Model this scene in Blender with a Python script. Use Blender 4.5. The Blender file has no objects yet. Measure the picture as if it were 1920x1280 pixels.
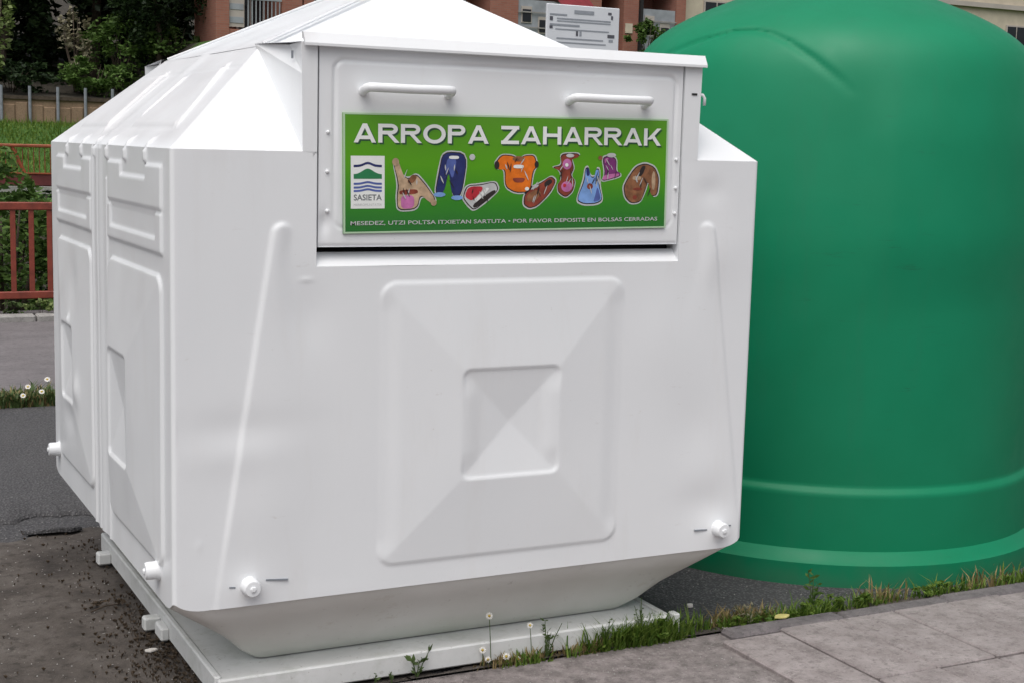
import bpy, bmesh, math, random
import numpy as np
from mathutils import Vector, Matrix

S = bpy.context.scene
COL = S.collection
rad = math.radians

# ------------------------------------------------------------------ camera
cam_d = bpy.data.cameras.new('camera')
cam = bpy.data.objects.new('camera', cam_d)
COL.objects.link(cam)
PITCH, YAW, ROLL = -0.135289, -0.469434, 0.02634
cam.matrix_world = (Matrix.Translation((-0.936969, -3.912676, 1.66354)) @ Matrix.Rotation(YAW, 4, 'Z')
                    @ Matrix.Rotation(math.pi / 2 + PITCH, 4, 'X') @ Matrix.Rotation(ROLL, 4, 'Z'))
cam_d.sensor_width = 36.0
cam_d.lens = 2701.13 * 36.0 / 1920.0
cam_d.clip_start = 0.05
cam_d.clip_end = 2000.0
S.camera = cam

# ------------------------------------------------------------------ sky, sun, exposure
SUN_EL, SUN_AZ = rad(64.0), rad(224.0)       # azimuth clockwise from +Y (north)
world = bpy.data.worlds.new('World')
S.world = world
world.use_nodes = True
wn = world.node_tree
wn.nodes.clear()
w_out = wn.nodes.new('ShaderNodeOutputWorld')
w_bg = wn.nodes.new('ShaderNodeBackground')
w_sky = wn.nodes.new('ShaderNodeTexSky')
w_sky.sky_type = 'NISHITA'
w_sky.sun_disc = False
w_sky.sun_elevation = SUN_EL
w_sky.sun_rotation = SUN_AZ
w_sky.air_density = 1.0
w_sky.dust_density = 6.0
w_sky.ozone_density = 1.0
w_hsv = wn.nodes.new('ShaderNodeHueSaturation')
w_hsv.inputs['Saturation'].default_value = 0.42
w_bg.inputs['Strength'].default_value = 0.11
wn.links.new(w_sky.outputs[0], w_hsv.inputs['Color'])
wn.links.new(w_hsv.outputs[0], w_bg.inputs['Color'])
wn.links.new(w_bg.outputs[0], w_out.inputs['Surface'])
sun_d = bpy.data.lights.new('sun', 'SUN')
sun_d.energy = 1.5
sun_d.angle = rad(75.0)
sun_d.color = (1.0, 0.985, 0.965)
sun = bpy.data.objects.new('sun', sun_d)
COL.objects.link(sun)
sdir = Vector((math.sin(SUN_AZ) * math.cos(SUN_EL), math.cos(SUN_AZ) * math.cos(SUN_EL), math.sin(SUN_EL)))
sun.rotation_euler = sdir.to_track_quat('Z', 'Y').to_euler()
sun.location = sdir * 40
S.view_settings.view_transform = 'Standard'
S.view_settings.look = 'None'
S.view_settings.gamma = 1.0
S.view_settings.use_curve_mapping = False
S.view_settings.exposure = 0.22
S.render.engine = 'CYCLES'
S.cycles.use_denoising = True
S.cycles.max_bounces = 8
S.cycles.caustics_reflective = False
S.cycles.caustics_refractive = False


# ------------------------------------------------------------------ material helpers
class NT:
    def __init__(self, name):
        self.m = bpy.data.materials.new(name)
        self.m.use_nodes = True
        self.t = self.m.node_tree
        self.b = self.t.nodes['Principled BSDF']
        self.out = self.t.nodes['Material Output']

    def n(self, typ, **kw):
        nd = self.t.nodes.new(typ)
        for k, v in kw.items():
            if k in nd.inputs.keys():
                nd.inputs[k].default_value = v
            else:
                setattr(nd, k, v)
        return nd

    def l(self, a, b):
        self.t.links.new(a, b)

    def coord(self, which='Object'):
        return self.n('ShaderNodeTexCoord').outputs[which]

    def wpos(self):
        return self.n('ShaderNodeNewGeometry').outputs['Position']

    def noise(self, vec, scale, detail=4.0, rough=0.55, dist=0.0):
        nd = self.n('ShaderNodeTexNoise', Scale=scale, Detail=detail, Roughness=rough, Distortion=dist)
        self.l(vec, nd.inputs['Vector'])
        return nd.outputs['Fac']

    def ramp(self, fac, stops):
        r = self.n('ShaderNodeValToRGB')
        e = r.color_ramp.elements
        while len(e) < len(stops):
            e.new(0.5)
        for el, (p, c) in zip(e, stops):
            el.position = p
            el.color = c if len(c) == 4 else (*c, 1)
        self.l(fac, r.inputs['Fac'])
        return r.outputs['Color']

    def mix(self, fac, a, b, blend='MIX'):
        m = self.n('ShaderNodeMix', data_type='RGBA', blend_type=blend)
        for sock, v in ((m.inputs[0], fac), (m.inputs[6], a), (m.inputs[7], b)):
            if hasattr(v, 'is_output'):
                self.l(v, sock)
            elif isinstance(v, (int, float)):
                sock.default_value = v
            else:
                sock.default_value = (*v, 1) if len(v) == 3 else v
        return m.outputs[2]

    def math(self, op, a, b=None, c=None):
        m = self.n('ShaderNodeMath', operation=op)
        for i, v in enumerate((a, b, c)):
            if v is None:
                continue
            if hasattr(v, 'is_output'):
                self.l(v, m.inputs[i])
            else:
                m.inputs[i].default_value = v
        return m.outputs[0]

    def maprange(self, v, a, b, c=0.0, d=1.0):
        m = self.n('ShaderNodeMapRange')
        m.inputs[1].default_value = a
        m.inputs[2].default_value = b
        m.inputs[3].default_value = c
        m.inputs[4].default_value = d
        self.l(v, m.inputs[0])
        return m.outputs[0]

    def sep(self, vec):
        s = self.n('ShaderNodeSeparateXYZ')
        self.l(vec, s.inputs[0])
        return s.outputs

    def bump(self, h, strength=0.3, dist=0.01):
        b = self.n('ShaderNodeBump', Strength=strength, Distance=dist)
        self.l(h, b.inputs['Height'])
        self.l(b.outputs[0], self.b.inputs['Normal'])

    def col(self, v):
        if hasattr(v, 'is_output'):
            self.l(v, self.b.inputs['Base Color'])
        else:
            self.b.inputs['Base Color'].default_value = (*v, 1)

    def rough(self, v):
        if hasattr(v, 'is_output'):
            self.l(v, self.b.inputs['Roughness'])
        else:
            self.b.inputs['Roughness'].default_value = v


def simple(name, col, rough=0.6, var=0.15, scale=8.0, bump=0.0, bscale=60.0, spec=0.5, metal=0.0):
    n = NT(name)
    c = n.coord()
    f = n.noise(c, scale, 5.0)
    a = tuple(max(0, x * (1 - var)) for x in col)
    b = tuple(min(1, x * (1 + var)) for x in col)
    n.col(n.ramp(f, [(0.3, a), (0.7, b)]))
    n.rough(rough)
    n.b.inputs['Specular IOR Level'].default_value = spec
    n.b.inputs['Metallic'].default_value = metal
    if bump:
        n.bump(n.noise(c, bscale, 6.0), bump, 0.004)
    return n.m


def mat_paint():
    n = NT('white_enamel')
    p = n.wpos()
    big = n.noise(p, 1.3, 3.0)
    c = n.ramp(big, [(0.3, (0.765, 0.785, 0.805)), (0.7, (0.795, 0.812, 0.828))])
    # fine rain streaks and grime, stretched downwards
    mp = n.n('ShaderNodeMapping')
    mp.inputs['Scale'].default_value = (9.0, 9.0, 1.6)
    n.l(p, mp.inputs['Vector'])
    st = n.noise(mp.outputs[0], 1.0, 6.0, 0.65)
    c = n.mix(n.maprange(st, 0.55, 0.85, 0.0, 0.22), c, (0.60, 0.57, 0.53))
    sp = n.noise(p, 46.0, 4.0, 0.7)
    c = n.mix(n.maprange(sp, 0.70, 0.80, 0.0, 0.45), c, (0.42, 0.38, 0.34))
    # knocks and scuffs, more of them low down where bags and boots hit
    mq = n.n('ShaderNodeMapping')
    mq.inputs['Scale'].default_value = (5.0, 5.0, 16.0)
    mq.inputs['Rotation'].default_value = (0.2, 0.35, 0.3)
    n.l(p, mq.inputs['Vector'])
    sf = n.noise(mq.outputs[0], 2.4, 7.0, 0.75)
    patch = n.maprange(n.noise(p, 2.1, 2.0), 0.50, 0.62)
    c = n.mix(n.math('MULTIPLY', n.maprange(sf, 0.63, 0.71, 0.0, 0.45), patch), c, (0.50, 0.47, 0.44))
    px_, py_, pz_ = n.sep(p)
    dulling = n.math('MULTIPLY', n.maprange(pz_, 1.632, 1.66), n.maprange(n.math('MULTIPLY_ADD', pz_, -1.16, px_), -1.84, -1.92))  # left roof slope: shade put into the colour against the sun, over patchy grime
    dulling = n.math('MULTIPLY', dulling, n.maprange(n.noise(p, 3.4, 7.0, 0.7), 0.30, 0.65, 0.35, 0.75))
    c = n.mix(dulling, c, (0.56, 0.54, 0.545))
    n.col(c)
    n.rough(n.maprange(n.noise(p, 5.0, 5.0), 0.3, 0.7, 0.30, 0.46))
    n.bump(n.noise(p, 190.0, 3.0), 0.05, 0.002)
    return n.m


def mat_skirt():
    n = NT('stained_white_enamel')
    p = n.wpos()
    x, y, z = n.sep(p)
    base = n.ramp(n.noise(p, 2.2, 4.0), [(0.3, (0.66, 0.65, 0.61)), (0.7, (0.76, 0.76, 0.73))])
    # algae film, an uneven band along the foot
    wob = n.math('MULTIPLY_ADD', n.noise(p, 5.0, 5.0), 0.16, z)
    al = n.maprange(wob, 0.24, 0.12, 0.0, 0.55)
    c = n.mix(al, base, (0.46, 0.53, 0.43))
    rust = n.maprange(n.noise(p, 7.0, 6.0, 0.7), 0.60, 0.78, 0.0, 0.55)
    c = n.mix(rust, c, (0.42, 0.36, 0.28))
    mud = n.maprange(n.noise(p, 30.0, 5.0, 0.7), 0.62, 0.74, 0.0, 0.4)
    c = n.mix(mud, c, (0.30, 0.28, 0.24))
    n.col(c)
    n.rough(0.5)
    n.bump(n.noise(p, 60.0, 4.0), 0.08, 0.003)
    return n.m


def mat_plate():
    n = NT('muddy_white_base')
    p = n.wpos()
    c = n.ramp(n.noise(p, 4.0, 5.0), [(0.3, (0.62, 0.63, 0.62)), (0.7, (0.74, 0.75, 0.745))])
    c = n.mix(n.maprange(n.noise(p, 9.0, 7.0, 0.7), 0.50, 0.72, 0.0, 0.55), c, (0.42, 0.44, 0.39))
    c = n.mix(n.maprange(n.noise(p, 45.0, 5.0, 0.75), 0.60, 0.72, 0.0, 0.6), c, (0.24, 0.22, 0.18))
    n.col(c)
    n.rough(0.5)
    n.bump(n.noise(p, 70.0, 4.0), 0.1, 0.003)
    return n.m


def mat_asphalt():
    n = NT('asphalt')
    p = n.wpos()
    x, y, z = n.sep(p)
    agg = n.n('ShaderNodeTexVoronoi', Scale=85.0)
    n.l(p, agg.inputs['Vector'])
    c = n.ramp(agg.outputs['Distance'], [(0.05, (0.170, 0.166, 0.170)), (0.50, (0.048, 0.047, 0.050))])
    c = n.mix(n.maprange(n.noise(p, 1.1, 5.0, 0.6), 0.35, 0.7, 0.0, 0.5), c, (0.095, 0.093, 0.095))
    # fine pale grit
    g = n.noise(p, 75.0, 3.0, 0.8)
    c = n.mix(n.maprange(g, 0.60, 0.72, 0.0, 0.75), c, (0.24, 0.23, 0.225))
    gr = n.noise(p, 34.0, 5.0, 0.8)
    c = n.mix(n.maprange(gr, 0.42, 0.30, 0.0, 0.7), c, (0.026, 0.026, 0.028))
    n.col(c)
    n.rough(0.88)
    h = n.math('ADD', n.math('MULTIPLY', agg.outputs['Distance'], -0.5), n.noise(p, 22.0, 6.0, 0.7))
    n.bump(h, 0.9, 0.016)
    return n.m


def mat_dirt():
    n = NT('packed_dirt_over_asphalt')
    p = n.wpos()
    c = n.ramp(n.noise(p, 3.2, 8.0, 0.68, 0.4), [(0.30, (0.026, 0.021, 0.018)), (0.5, (0.076, 0.064, 0.055)), (0.70, (0.125, 0.110, 0.099))])
    g = n.noise(p, 55.0, 4.0, 0.75)
    c = n.mix(n.maprange(g, 0.62, 0.72, 0.0, 0.75), c, (0.22, 0.20, 0.18))
    d = n.noise(p, 26.0, 5.0, 0.7)
    c = n.mix(n.maprange(d, 0.52, 0.66, 0.0, 0.85), c, (0.030, 0.024, 0.019))
    n.col(c)
    n.rough(0.92)
    n.bump(n.math('ADD', n.noise(p, 18.0, 8.0, 0.7), n.math('MULTIPLY', g, 0.5)), 0.8, 0.014)
    return n.m


def mat_concrete(name, a, b, scale=7.0, bump=0.5, speck=(0.3, 0.28, 0.28)):
    n = NT(name)
    p = n.wpos()
    c = n.ramp(n.noise(p, scale, 7.0, 0.65), [(0.3, a), (0.7, b)])
    c = n.mix(n.maprange(n.noise(p, 24.0, 6.0, 0.8), 0.50, 0.66, 0.0, 0.6), c, tuple(v * 0.52 for v in a))
    c = n.mix(n.maprange(n.noise(p, 90.0, 3.0, 0.8), 0.58, 0.72, 0.0, 0.55), c, speck)
    c = n.mix(n.maprange(n.noise(p, 52.0, 4.0, 0.8), 0.56, 0.70, 0.0, 0.65), c, tuple(v * 0.35 for v in a))
    n.col(c)
    n.rough(0.9)
    n.bump(n.noise(p, 48.0, 7.0, 0.75), bump, 0.006)
    return n.m


def mat_leaf(name, a, b, trans=0.35):
    n = NT(name)
    oi = n.n('ShaderNodeNewGeometry').outputs['Random Per Island']
    c = n.ramp(oi, [(0.0, a), (1.0, b)])
    n.col(c)
    n.rough(0.55)
    n.b.inputs['Specular IOR Level'].default_value = 0.25
    tr = n.n('ShaderNodeBsdfTranslucent')
    n.l(c, tr.inputs['Color'])
    mx = n.n('ShaderNodeMixShader')
    mx.inputs[0].default_value = trans
    n.l(n.b.outputs[0], mx.inputs[1])
    n.l(tr.outputs[0], mx.inputs[2])
    n.l(mx.outputs[0], n.out.inputs['Surface'])
    return n.m


def mat_green_plastic():
    n = NT('green_moulded_plastic')
    p = n.wpos()
    c = n.ramp(n.noise(p, 1.6, 4.0), [(0.3, (0.002, 0.180, 0.080)), (0.7, (0.004, 0.215, 0.103))])
    mp = n.n('ShaderNodeMapping')
    mp.inputs['Scale'].default_value = (10.0, 10.0, 1.0)
    n.l(p, mp.inputs['Vector'])
    c = n.mix(n.maprange(n.noise(mp.outputs[0], 1.0, 6.0, 0.7), 0.55, 0.85, 0.0, 0.35), c, (0.025, 0.16, 0.09))
    sc = n.noise(p, 34.0, 5.0, 0.75)
    c = n.mix(n.maprange(sc, 0.69, 0.76, 0.0, 0.4), c, (0.10, 0.24, 0.17))
    mq = n.n('ShaderNodeMapping')
    mq.inputs['Scale'].default_value = (3.0, 3.0, 26.0)
    mq.inputs['Rotation'].default_value = (0.5, 0.2, 0.0)
    n.l(p, mq.inputs['Vector'])
    sf = n.noise(mq.outputs[0], 2.0, 8.0, 0.78)
    patch = n.maprange(n.noise(p, 1.7, 2.0), 0.50, 0.64)
    c = n.mix(n.math('MULTIPLY', n.maprange(sf, 0.60, 0.68, 0.0, 0.55), patch), c, (0.012, 0.10, 0.055))
    x_, y_, z_ = n.sep(p)
    mudline = n.maprange(n.math('MULTIPLY_ADD', n.noise(p, 9.0, 6.0), -0.14, z_), 0.02, -0.06, 0.0, 0.22)
    c = n.mix(mudline, c, (0.10, 0.11, 0.08))
    n.col(c)
    n.rough(n.maprange(n.noise(p, 6.0, 5.0), 0.3, 0.7, 0.40, 0.56))
    n.b.inputs['Specular IOR Level'].default_value = 0.28
    n.bump(n.noise(p, 120.0, 4.0), 0.06, 0.003)
    return n.m


def mat_brick():
    n = NT('brick_facade')
    c = n.coord()
    br = n.n('ShaderNodeTexBrick', Scale=1.0)
    br.inputs['Color1'].default_value = (0.30, 0.115, 0.080, 1)
    br.inputs['Color2'].default_value = (0.36, 0.150, 0.105, 1)
    br.inputs['Mortar'].default_value = (0.28, 0.17, 0.13, 1)
    br.inputs['Mortar Size'].default_value = 0.008
    br.inputs['Brick Width'].default_value = 0.24
    br.inputs['Row Height'].default_value = 0.07
    x, y, z = n.sep(c)
    cb = n.n('ShaderNodeCombineXYZ')
    n.l(n.math('ADD', x, y), cb.inputs[0])
    n.l(z, cb.inputs[1])
    n.l(cb.outputs[0], br.inputs['Vector'])
    col = n.mix(n.maprange(n.noise(c, 1.2, 5.0), 0.35, 0.7, 0.0, 0.4), br.outputs['Color'], (0.20, 0.085, 0.065))
    n.col(col)
    n.rough(0.9)
    return n.m


def mat_ground():
    n = NT('grass_and_soil')
    p = n.wpos()
    x, y, z = n.sep(p)
    g = n.ramp(n.noise(p, 2.4, 8.0, 0.7), [(0.25, (0.028, 0.075, 0.008)), (0.55, (0.048, 0.122, 0.012)), (0.8, (0.085, 0.165, 0.026))])
    s = n.ramp(n.noise(p, 3.0, 7.0, 0.7), [(0.3, (0.020, 0.016, 0.011)), (0.7, (0.045, 0.038, 0.025))])
    w = n.math('MULTIPLY_ADD', n.noise(p, 0.8, 5.0), 1.2, y)
    woods = n.maprange(w, 40.4, 41.2)
    bank = n.maprange(y, 29.0, 27.0)
    f = n.math('MAXIMUM', woods, bank)
    n.col(n.mix(f, g, s))
    n.rough(0.95)
    n.bump(n.noise(p, 14.0, 8.0, 0.75), 0.8, 0.06)
    return n.m


def mat_sticker():
    n = NT('sticker_green_print')
    x, y, z = n.sep(n.wpos())
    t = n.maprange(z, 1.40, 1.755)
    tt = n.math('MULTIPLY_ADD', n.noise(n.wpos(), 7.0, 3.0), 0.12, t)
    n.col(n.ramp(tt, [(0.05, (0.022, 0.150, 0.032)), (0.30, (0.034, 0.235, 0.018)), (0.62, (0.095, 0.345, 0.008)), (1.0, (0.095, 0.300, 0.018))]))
    n.rough(0.32)
    return n.m


M = dict(
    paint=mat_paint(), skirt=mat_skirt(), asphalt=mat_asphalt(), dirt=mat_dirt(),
    pave_rough=mat_concrete('worn_pavement', (0.125, 0.108, 0.104), (0.31, 0.275, 0.268), 15.0, 1.0, (0.46, 0.42, 0.41)),
    slab=mat_concrete('pavement_slab', (0.20, 0.172, 0.168), (0.345, 0.305, 0.300), 9.0, 0.7, (0.44, 0.41, 0.40)),
    kerb=mat_concrete('kerb_stone', (0.105, 0.095, 0.098), (0.185, 0.165, 0.168), 9.0, 0.6),
    kerb_far=mat_concrete('pale_kerb', (0.26, 0.25, 0.24), (0.38, 0.37, 0.35), 5.0, 0.5),
    path=mat_concrete('pinkish_tarmac', (0.125, 0.115, 0.118), (0.195, 0.178, 0.182), 2.5, 0.5),
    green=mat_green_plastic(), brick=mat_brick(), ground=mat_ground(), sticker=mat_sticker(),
    dark=simple('dark_gap', (0.012, 0.012, 0.013), 0.8, 0.3),
    steel=simple('scuffed_steel', (0.42, 0.42, 0.43), 0.45, 0.25, 30.0),
    red=simple('red_railing_paint', (0.205, 0.040, 0.024), 0.55, 0.35, 9.0, 0.2),
    orange=simple('orange_railing_paint', (0.27, 0.070, 0.028), 0.5, 0.25, 6.0),
    darkred=simple('dark_red_beam_paint', (0.10, 0.016, 0.016), 0.6, 0.3, 3.0),
    stone=mat_concrete('retaining_wall_stone', (0.20, 0.135, 0.085), (0.34, 0.235, 0.15), 1.4, 0.6),
    post=simple('grey_metal_post', (0.22, 0.24, 0.27), 0.5, 0.2),
    bark=simple('bark', (0.065, 0.048, 0.034), 0.9, 0.4, 14.0, 0.8, 40.0),
    cream=simple('cream_render', (0.55, 0.49, 0.38), 0.85, 0.1, 3.0),
    greyren=simple('grey_render', (0.30, 0.325, 0.35), 0.8, 0.2, 2.5),
    pale=simple('pale_shutter', (0.44, 0.40, 0.36), 0.7, 0.08, 2.0),
    glass=simple('dark_window_glass', (0.02, 0.024, 0.03), 0.08, 0.3, 1.0),
    awning=simple('red_awning_cloth', (0.20, 0.022, 0.030), 0.8, 0.2, 4.0),
    rooft=simple('roof_tile', (0.26, 0.10, 0.06), 0.85, 0.25, 5.0),
    signw=simple('sign_white', (0.70, 0.72, 0.76), 0.4, 0.04, 6.0),
    signg=simple('sign_grey_print', (0.30, 0.32, 0.36), 0.5, 0.1, 40.0),
    signd=simple('sign_dark_print', (0.09, 0.09, 0.11), 0.5, 0.1, 40.0),
    leaf_dark=mat_leaf('leaf_dark', (0.014, 0.030, 0.012), (0.034, 0.062, 0.020), 0.2),
    leaf_mid=mat_leaf('leaf_mid', (0.050, 0.105, 0.020), (0.135, 0.225, 0.055)),
    leaf_light=mat_leaf('leaf_light', (0.12, 0.19, 0.045), (0.27, 0.33, 0.13)),
    leaf_red=mat_leaf('leaf_reddish', (0.17, 0.15, 0.09), (0.36, 0.34, 0.24)),
    grass=mat_leaf('grass_blade', (0.055, 0.125, 0.014), (0.19, 0.27, 0.05), 0.35),
    drygrass=mat_leaf('dry_blade', (0.20, 0.15, 0.07), (0.36, 0.28, 0.13), 0.3),
    weed=mat_leaf('weed_leaf', (0.040, 0.070, 0.020), (0.10, 0.15, 0.05), 0.2),
    petal=simple('petal_white', (0.82, 0.80, 0.76), 0.6, 0.04),
    yolk=simple('flower_centre', (0.52, 0.37, 0.05), 0.7, 0.15),
    litter=simple('litter_paper', (0.62, 0.59, 0.55), 0.8, 0.15, 40.0),
    yleaf=simple('fallen_yellow_leaf', (0.50, 0.44, 0.16), 0.7, 0.2, 30.0),
    rubble=mat_concrete('rubble_tar', (0.055, 0.055, 0.060), (0.125, 0.125, 0.132), 14.0, 0.9),
    humus=simple('humus_crumb', (0.050, 0.034, 0.020), 0.9, 0.5, 60.0),
    pwhite=simple('print_white', (0.80, 0.82, 0.80), 0.35, 0.03),
    pshadow=simple('print_dark_green', (0.025, 0.085, 0.035), 0.35, 0.1),
    pnavy=simple('print_navy', (0.022, 0.030, 0.130), 0.35, 0.25, 30.0),
    pblue=simple('print_blue', (0.09, 0.13, 0.38), 0.35, 0.2, 30.0),
    psky=simple('print_light_blue', (0.20, 0.36, 0.70), 0.35, 0.25, 25.0),
    plgreen=simple('print_hill_green', (0.025, 0.20, 0.075), 0.35, 0.1),
    porange=simple('print_orange', (0.74, 0.17, 0.012), 0.35, 0.25, 28.0),
    pred=simple('print_red', (0.48, 0.03, 0.045), 0.35, 0.25, 28.0),
    pmaroon=simple('print_maroon', (0.24, 0.050, 0.030), 0.35, 0.35, 28.0),
    pbrown=simple('print_brown', (0.24, 0.105, 0.050), 0.35, 0.45, 40.0),
    pdark=simple('print_black', (0.030, 0.022, 0.022), 0.35, 0.1),
    ppink=simple('print_pink', (0.52, 0.16, 0.38), 0.35, 0.3, 28.0),
    ppurple=simple('print_purple', (0.20, 0.035, 0.17), 0.35, 0.3, 28.0),
    ptan=simple('print_tan', (0.48, 0.34, 0.22), 0.35, 0.35, 34.0),
    pgrey=simple('print_grey', (0.52, 0.53, 0.53), 0.35, 0.15, 34.0),
    ptextgrey=simple('print_text_grey', (0.16, 0.17, 0.18), 0.35, 0.1),
    palegreen=simple('print_pale_green', (0.45, 0.62, 0.42), 0.35, 0.08),
)


# ------------------------------------------------------------------ mesh helpers
class MB:
    def __init__(self):
        self.v, self.f = [], []

    def add(self, vs, fs):
        k = len(self.v)
        self.v += [tuple(map(float, q)) for q in vs]
        self.f += [tuple(i + k for i in q) for q in fs]
        return self

    def box(self, x0, x1, y0, y1, z0, z1, mat=None):
        vs = [(x, y, z) for z in (z0, z1) for y in (y0, y1) for x in (x0, x1)]
        if mat is not None:
            vs = [tuple(mat @ Vector(q)) for q in vs]
        return self.add(vs, [(0, 2, 3, 1), (4, 5, 7, 6), (0, 1, 5, 4), (2, 6, 7, 3), (0, 4, 6, 2), (1, 3, 7, 5)])

    def bbox(self, x0, x1, y0, y1, z0, z1, b=0.005):
        """bevelled box"""
        bm = bmesh.new()
        bmesh.ops.create_cube(bm, size=1.0)
        for q in bm.verts:
            q.co = Vector(((x0 + x1) / 2 + q.co.x * (x1 - x0), (y0 + y1) / 2 + q.co.y * (y1 - y0), (z0 + z1) / 2 + q.co.z * (z1 - z0)))
        bmesh.ops.bevel(bm, geom=list(bm.edges), offset=b, segments=1, affect='EDGES')
        bm.verts.index_update()
        self.add([q.co for q in bm.verts], [[q.index for q in f.verts] for f in bm.faces])
        bm.free()
        return self

    def tube(self, pts, r, n=8, cap=True):
        pts = [Vector(q) for q in pts]
        rs = r if isinstance(r, (list, tuple)) else [r] * len(pts)
        vs, fs = [], []
        up = Vector((0.123, 0.31, 0.94))
        for i, q in enumerate(pts):
            d = (pts[min(i + 1, len(pts) - 1)] - pts[max(i - 1, 0)]).normalized()
            a = d.cross(up)
            if a.length < 1e-3:
                a = d.cross(Vector((1, 0, 0)))
            a.normalize()
            b = d.cross(a)
            for k in range(n):
                t = 2 * math.pi * k / n
                vs.append(q + (a * math.cos(t) + b * math.sin(t)) * rs[i])
        for i in range(len(pts) - 1):
            for k in range(n):
                fs.append((i * n + k, i * n + (k + 1) % n, (i + 1) * n + (k + 1) % n, (i + 1) * n + k))
        if cap:
            fs.append(tuple(reversed(range(n))))
            fs.append(tuple(range((len(pts) - 1) * n, len(pts) * n)))
        return self.add(vs, fs)

    def build(self, name, mat, parent=None, smooth=False):
        me = bpy.data.meshes.new(name)
        me.from_pydata(self.v, [], self.f)
        me.update()
        me.materials.append(mat)
        o = bpy.data.objects.new(name, me)
        COL.objects.link(o)
        if parent is not None:
            o.parent = parent
        if smooth:
            me.shade_smooth()
        return o


def fix_normals(o):
    bm = bmesh.new()
    bm.from_mesh(o.data)
    bmesh.ops.recalc_face_normals(bm, faces=bm.faces)
    bm.to_mesh(o.data)
    bm.free()
    return o


def smooth_angle(o, deg=35):
    me = o.data
    me.shade_smooth()
    bm = bmesh.new()
    bm.from_mesh(me)
    for e in bm.edges:
        if len(e.link_faces) == 2:
            e.smooth = e.calc_face_angle(0.0) < rad(deg)
    bm.to_mesh(me)
    bm.free()
    return o


def empty(name, loc=(0, 0, 0)):
    """An Empty at the base of a thing; parts are given in world coordinates and re-based by adopt()."""
    o = bpy.data.objects.new(name, None)
    COL.objects.link(o)
    o.location = loc
    o.empty_display_size = 0.1
    return o


def tag(o, label=None, cat=None, group=None, kind=None):
    if label:
        o['label'] = label
    if cat:
        o['category'] = cat
    if group:
        o['group'] = group
    if kind:
        o['kind'] = kind
    return o


def rebase(o, loc):
    """parts built in world coordinates: keep them in place under an Empty at loc"""
    for ch in [c for c in bpy.data.objects if c.parent is o]:
        ch.matrix_parent_inverse = Matrix.Translation(Vector(loc)).inverted()


def copy_thing(o, loc, rotz=0.0, scale=1.0):
    c = o.copy()
    COL.objects.link(c)
    c.location = loc
    c.rotation_euler = (0, 0, rotz)
    c.scale = (scale,) * 3
    for ch in [q for q in bpy.data.objects if q.parent is o]:
        d = ch.copy()
        COL.objects.link(d)
        d.parent = c
        for g in [q for q in bpy.data.objects if q.parent is ch]:
            e = g.copy()
            COL.objects.link(e)
            e.parent = d
    return c


def sstep(a, b, x):
    t = np.clip((x - a) / (b - a), 0, 1)
    return t * t * (3 - 2 * t)


def rbox(u, v, u0, u1, v0, v1, r):
    """signed distance to a rounded rectangle (negative inside)"""
    cx, cy, hx, hy = (u0 + u1) / 2, (v0 + v1) / 2, (u1 - u0) / 2 - r, (v1 - v0) / 2 - r
    dx, dy = np.abs(u - cx) - hx, np.abs(v - cy) - hy
    return np.hypot(np.maximum(dx, 0), np.maximum(dy, 0)) + np.minimum(np.maximum(dx, dy), 0) - r


def inside(d, w=0.006):
    return sstep(w, -w, d)


def smooth_noise(u, v, seed, n=14, f0=2.0, f1=11.0):
    rg = np.random.default_rng(seed)
    out = 0
    for _ in range(n):
        f = rg.uniform(f0, f1)
        a = rg.uniform(0, 2 * np.pi)
        out = out + np.sin(f * (u * np.cos(a) + v * np.sin(a)) + rg.uniform(0, 6.28)) / f * f0
    return out / n


# ------------------------------------------------------------------ ground and setting
def hill(x, y):
    z = 0.0
    if y > 9.75:
        z = -1.0 * float(sstep(9.75, 11.2, y))
    if y > 24:
        z = -1.0 + 1.3 * float(sstep(24, 29.4, y))
    if y > 30.5:
        z = 0.3 + 1.65 * float(sstep(30.5, 39.8, y))
    if y > 40:
        z = 2.65 + 0.16 * (min(y, 110) - 40)
    if y > 31:
        k = float(sstep(9.0, 10.6, x)) * float(sstep(33, 37.5, y))
        z = z + (max(4.55, z) - z) * k
    return z - 0.035


def build_ground():
    xs = sorted(set([-700, -400, -200, -100, -60, -40, -30] + [round(-24 + i * 1.0, 2) for i in range(0, 76)]
                    + [8.5, 9.3, 9.6, 9.9, 10.2, 10.5] + [60, 75, 100, 160, 300, 500, 800]))
    ys = sorted(set([-700, -300, -100, -40, -15, -7, -3, 0, 3, 6, 9, 9.4, 9.75] + [round(9.75 + i * 0.25, 2) for i in range(1, 9)]
                    + [13 + i for i in range(0, 28)] + [39.8, 40.0, 40.02, 40.4] + [41 + 2 * i for i in range(0, 36)]
                    + [130, 180, 260, 400, 700]))
    mb = MB()
    rg = random.Random(4)
    vs = [(x, y, hill(x, y) + (rg.uniform(-0.05, 0.05) if y > 11 and y < 39 else 0)) for y in ys for x in xs]
    nx = len(xs)
    mb.add(vs, [(j * nx + i, j * nx + i + 1, (j + 1) * nx + i + 1, (j + 1) * nx + i) for j in range(len(ys) - 1) for i in range(nx - 1)])
    tag(mb.build('ground', M['ground'], smooth=True), kind='structure')


build_ground()


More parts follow.
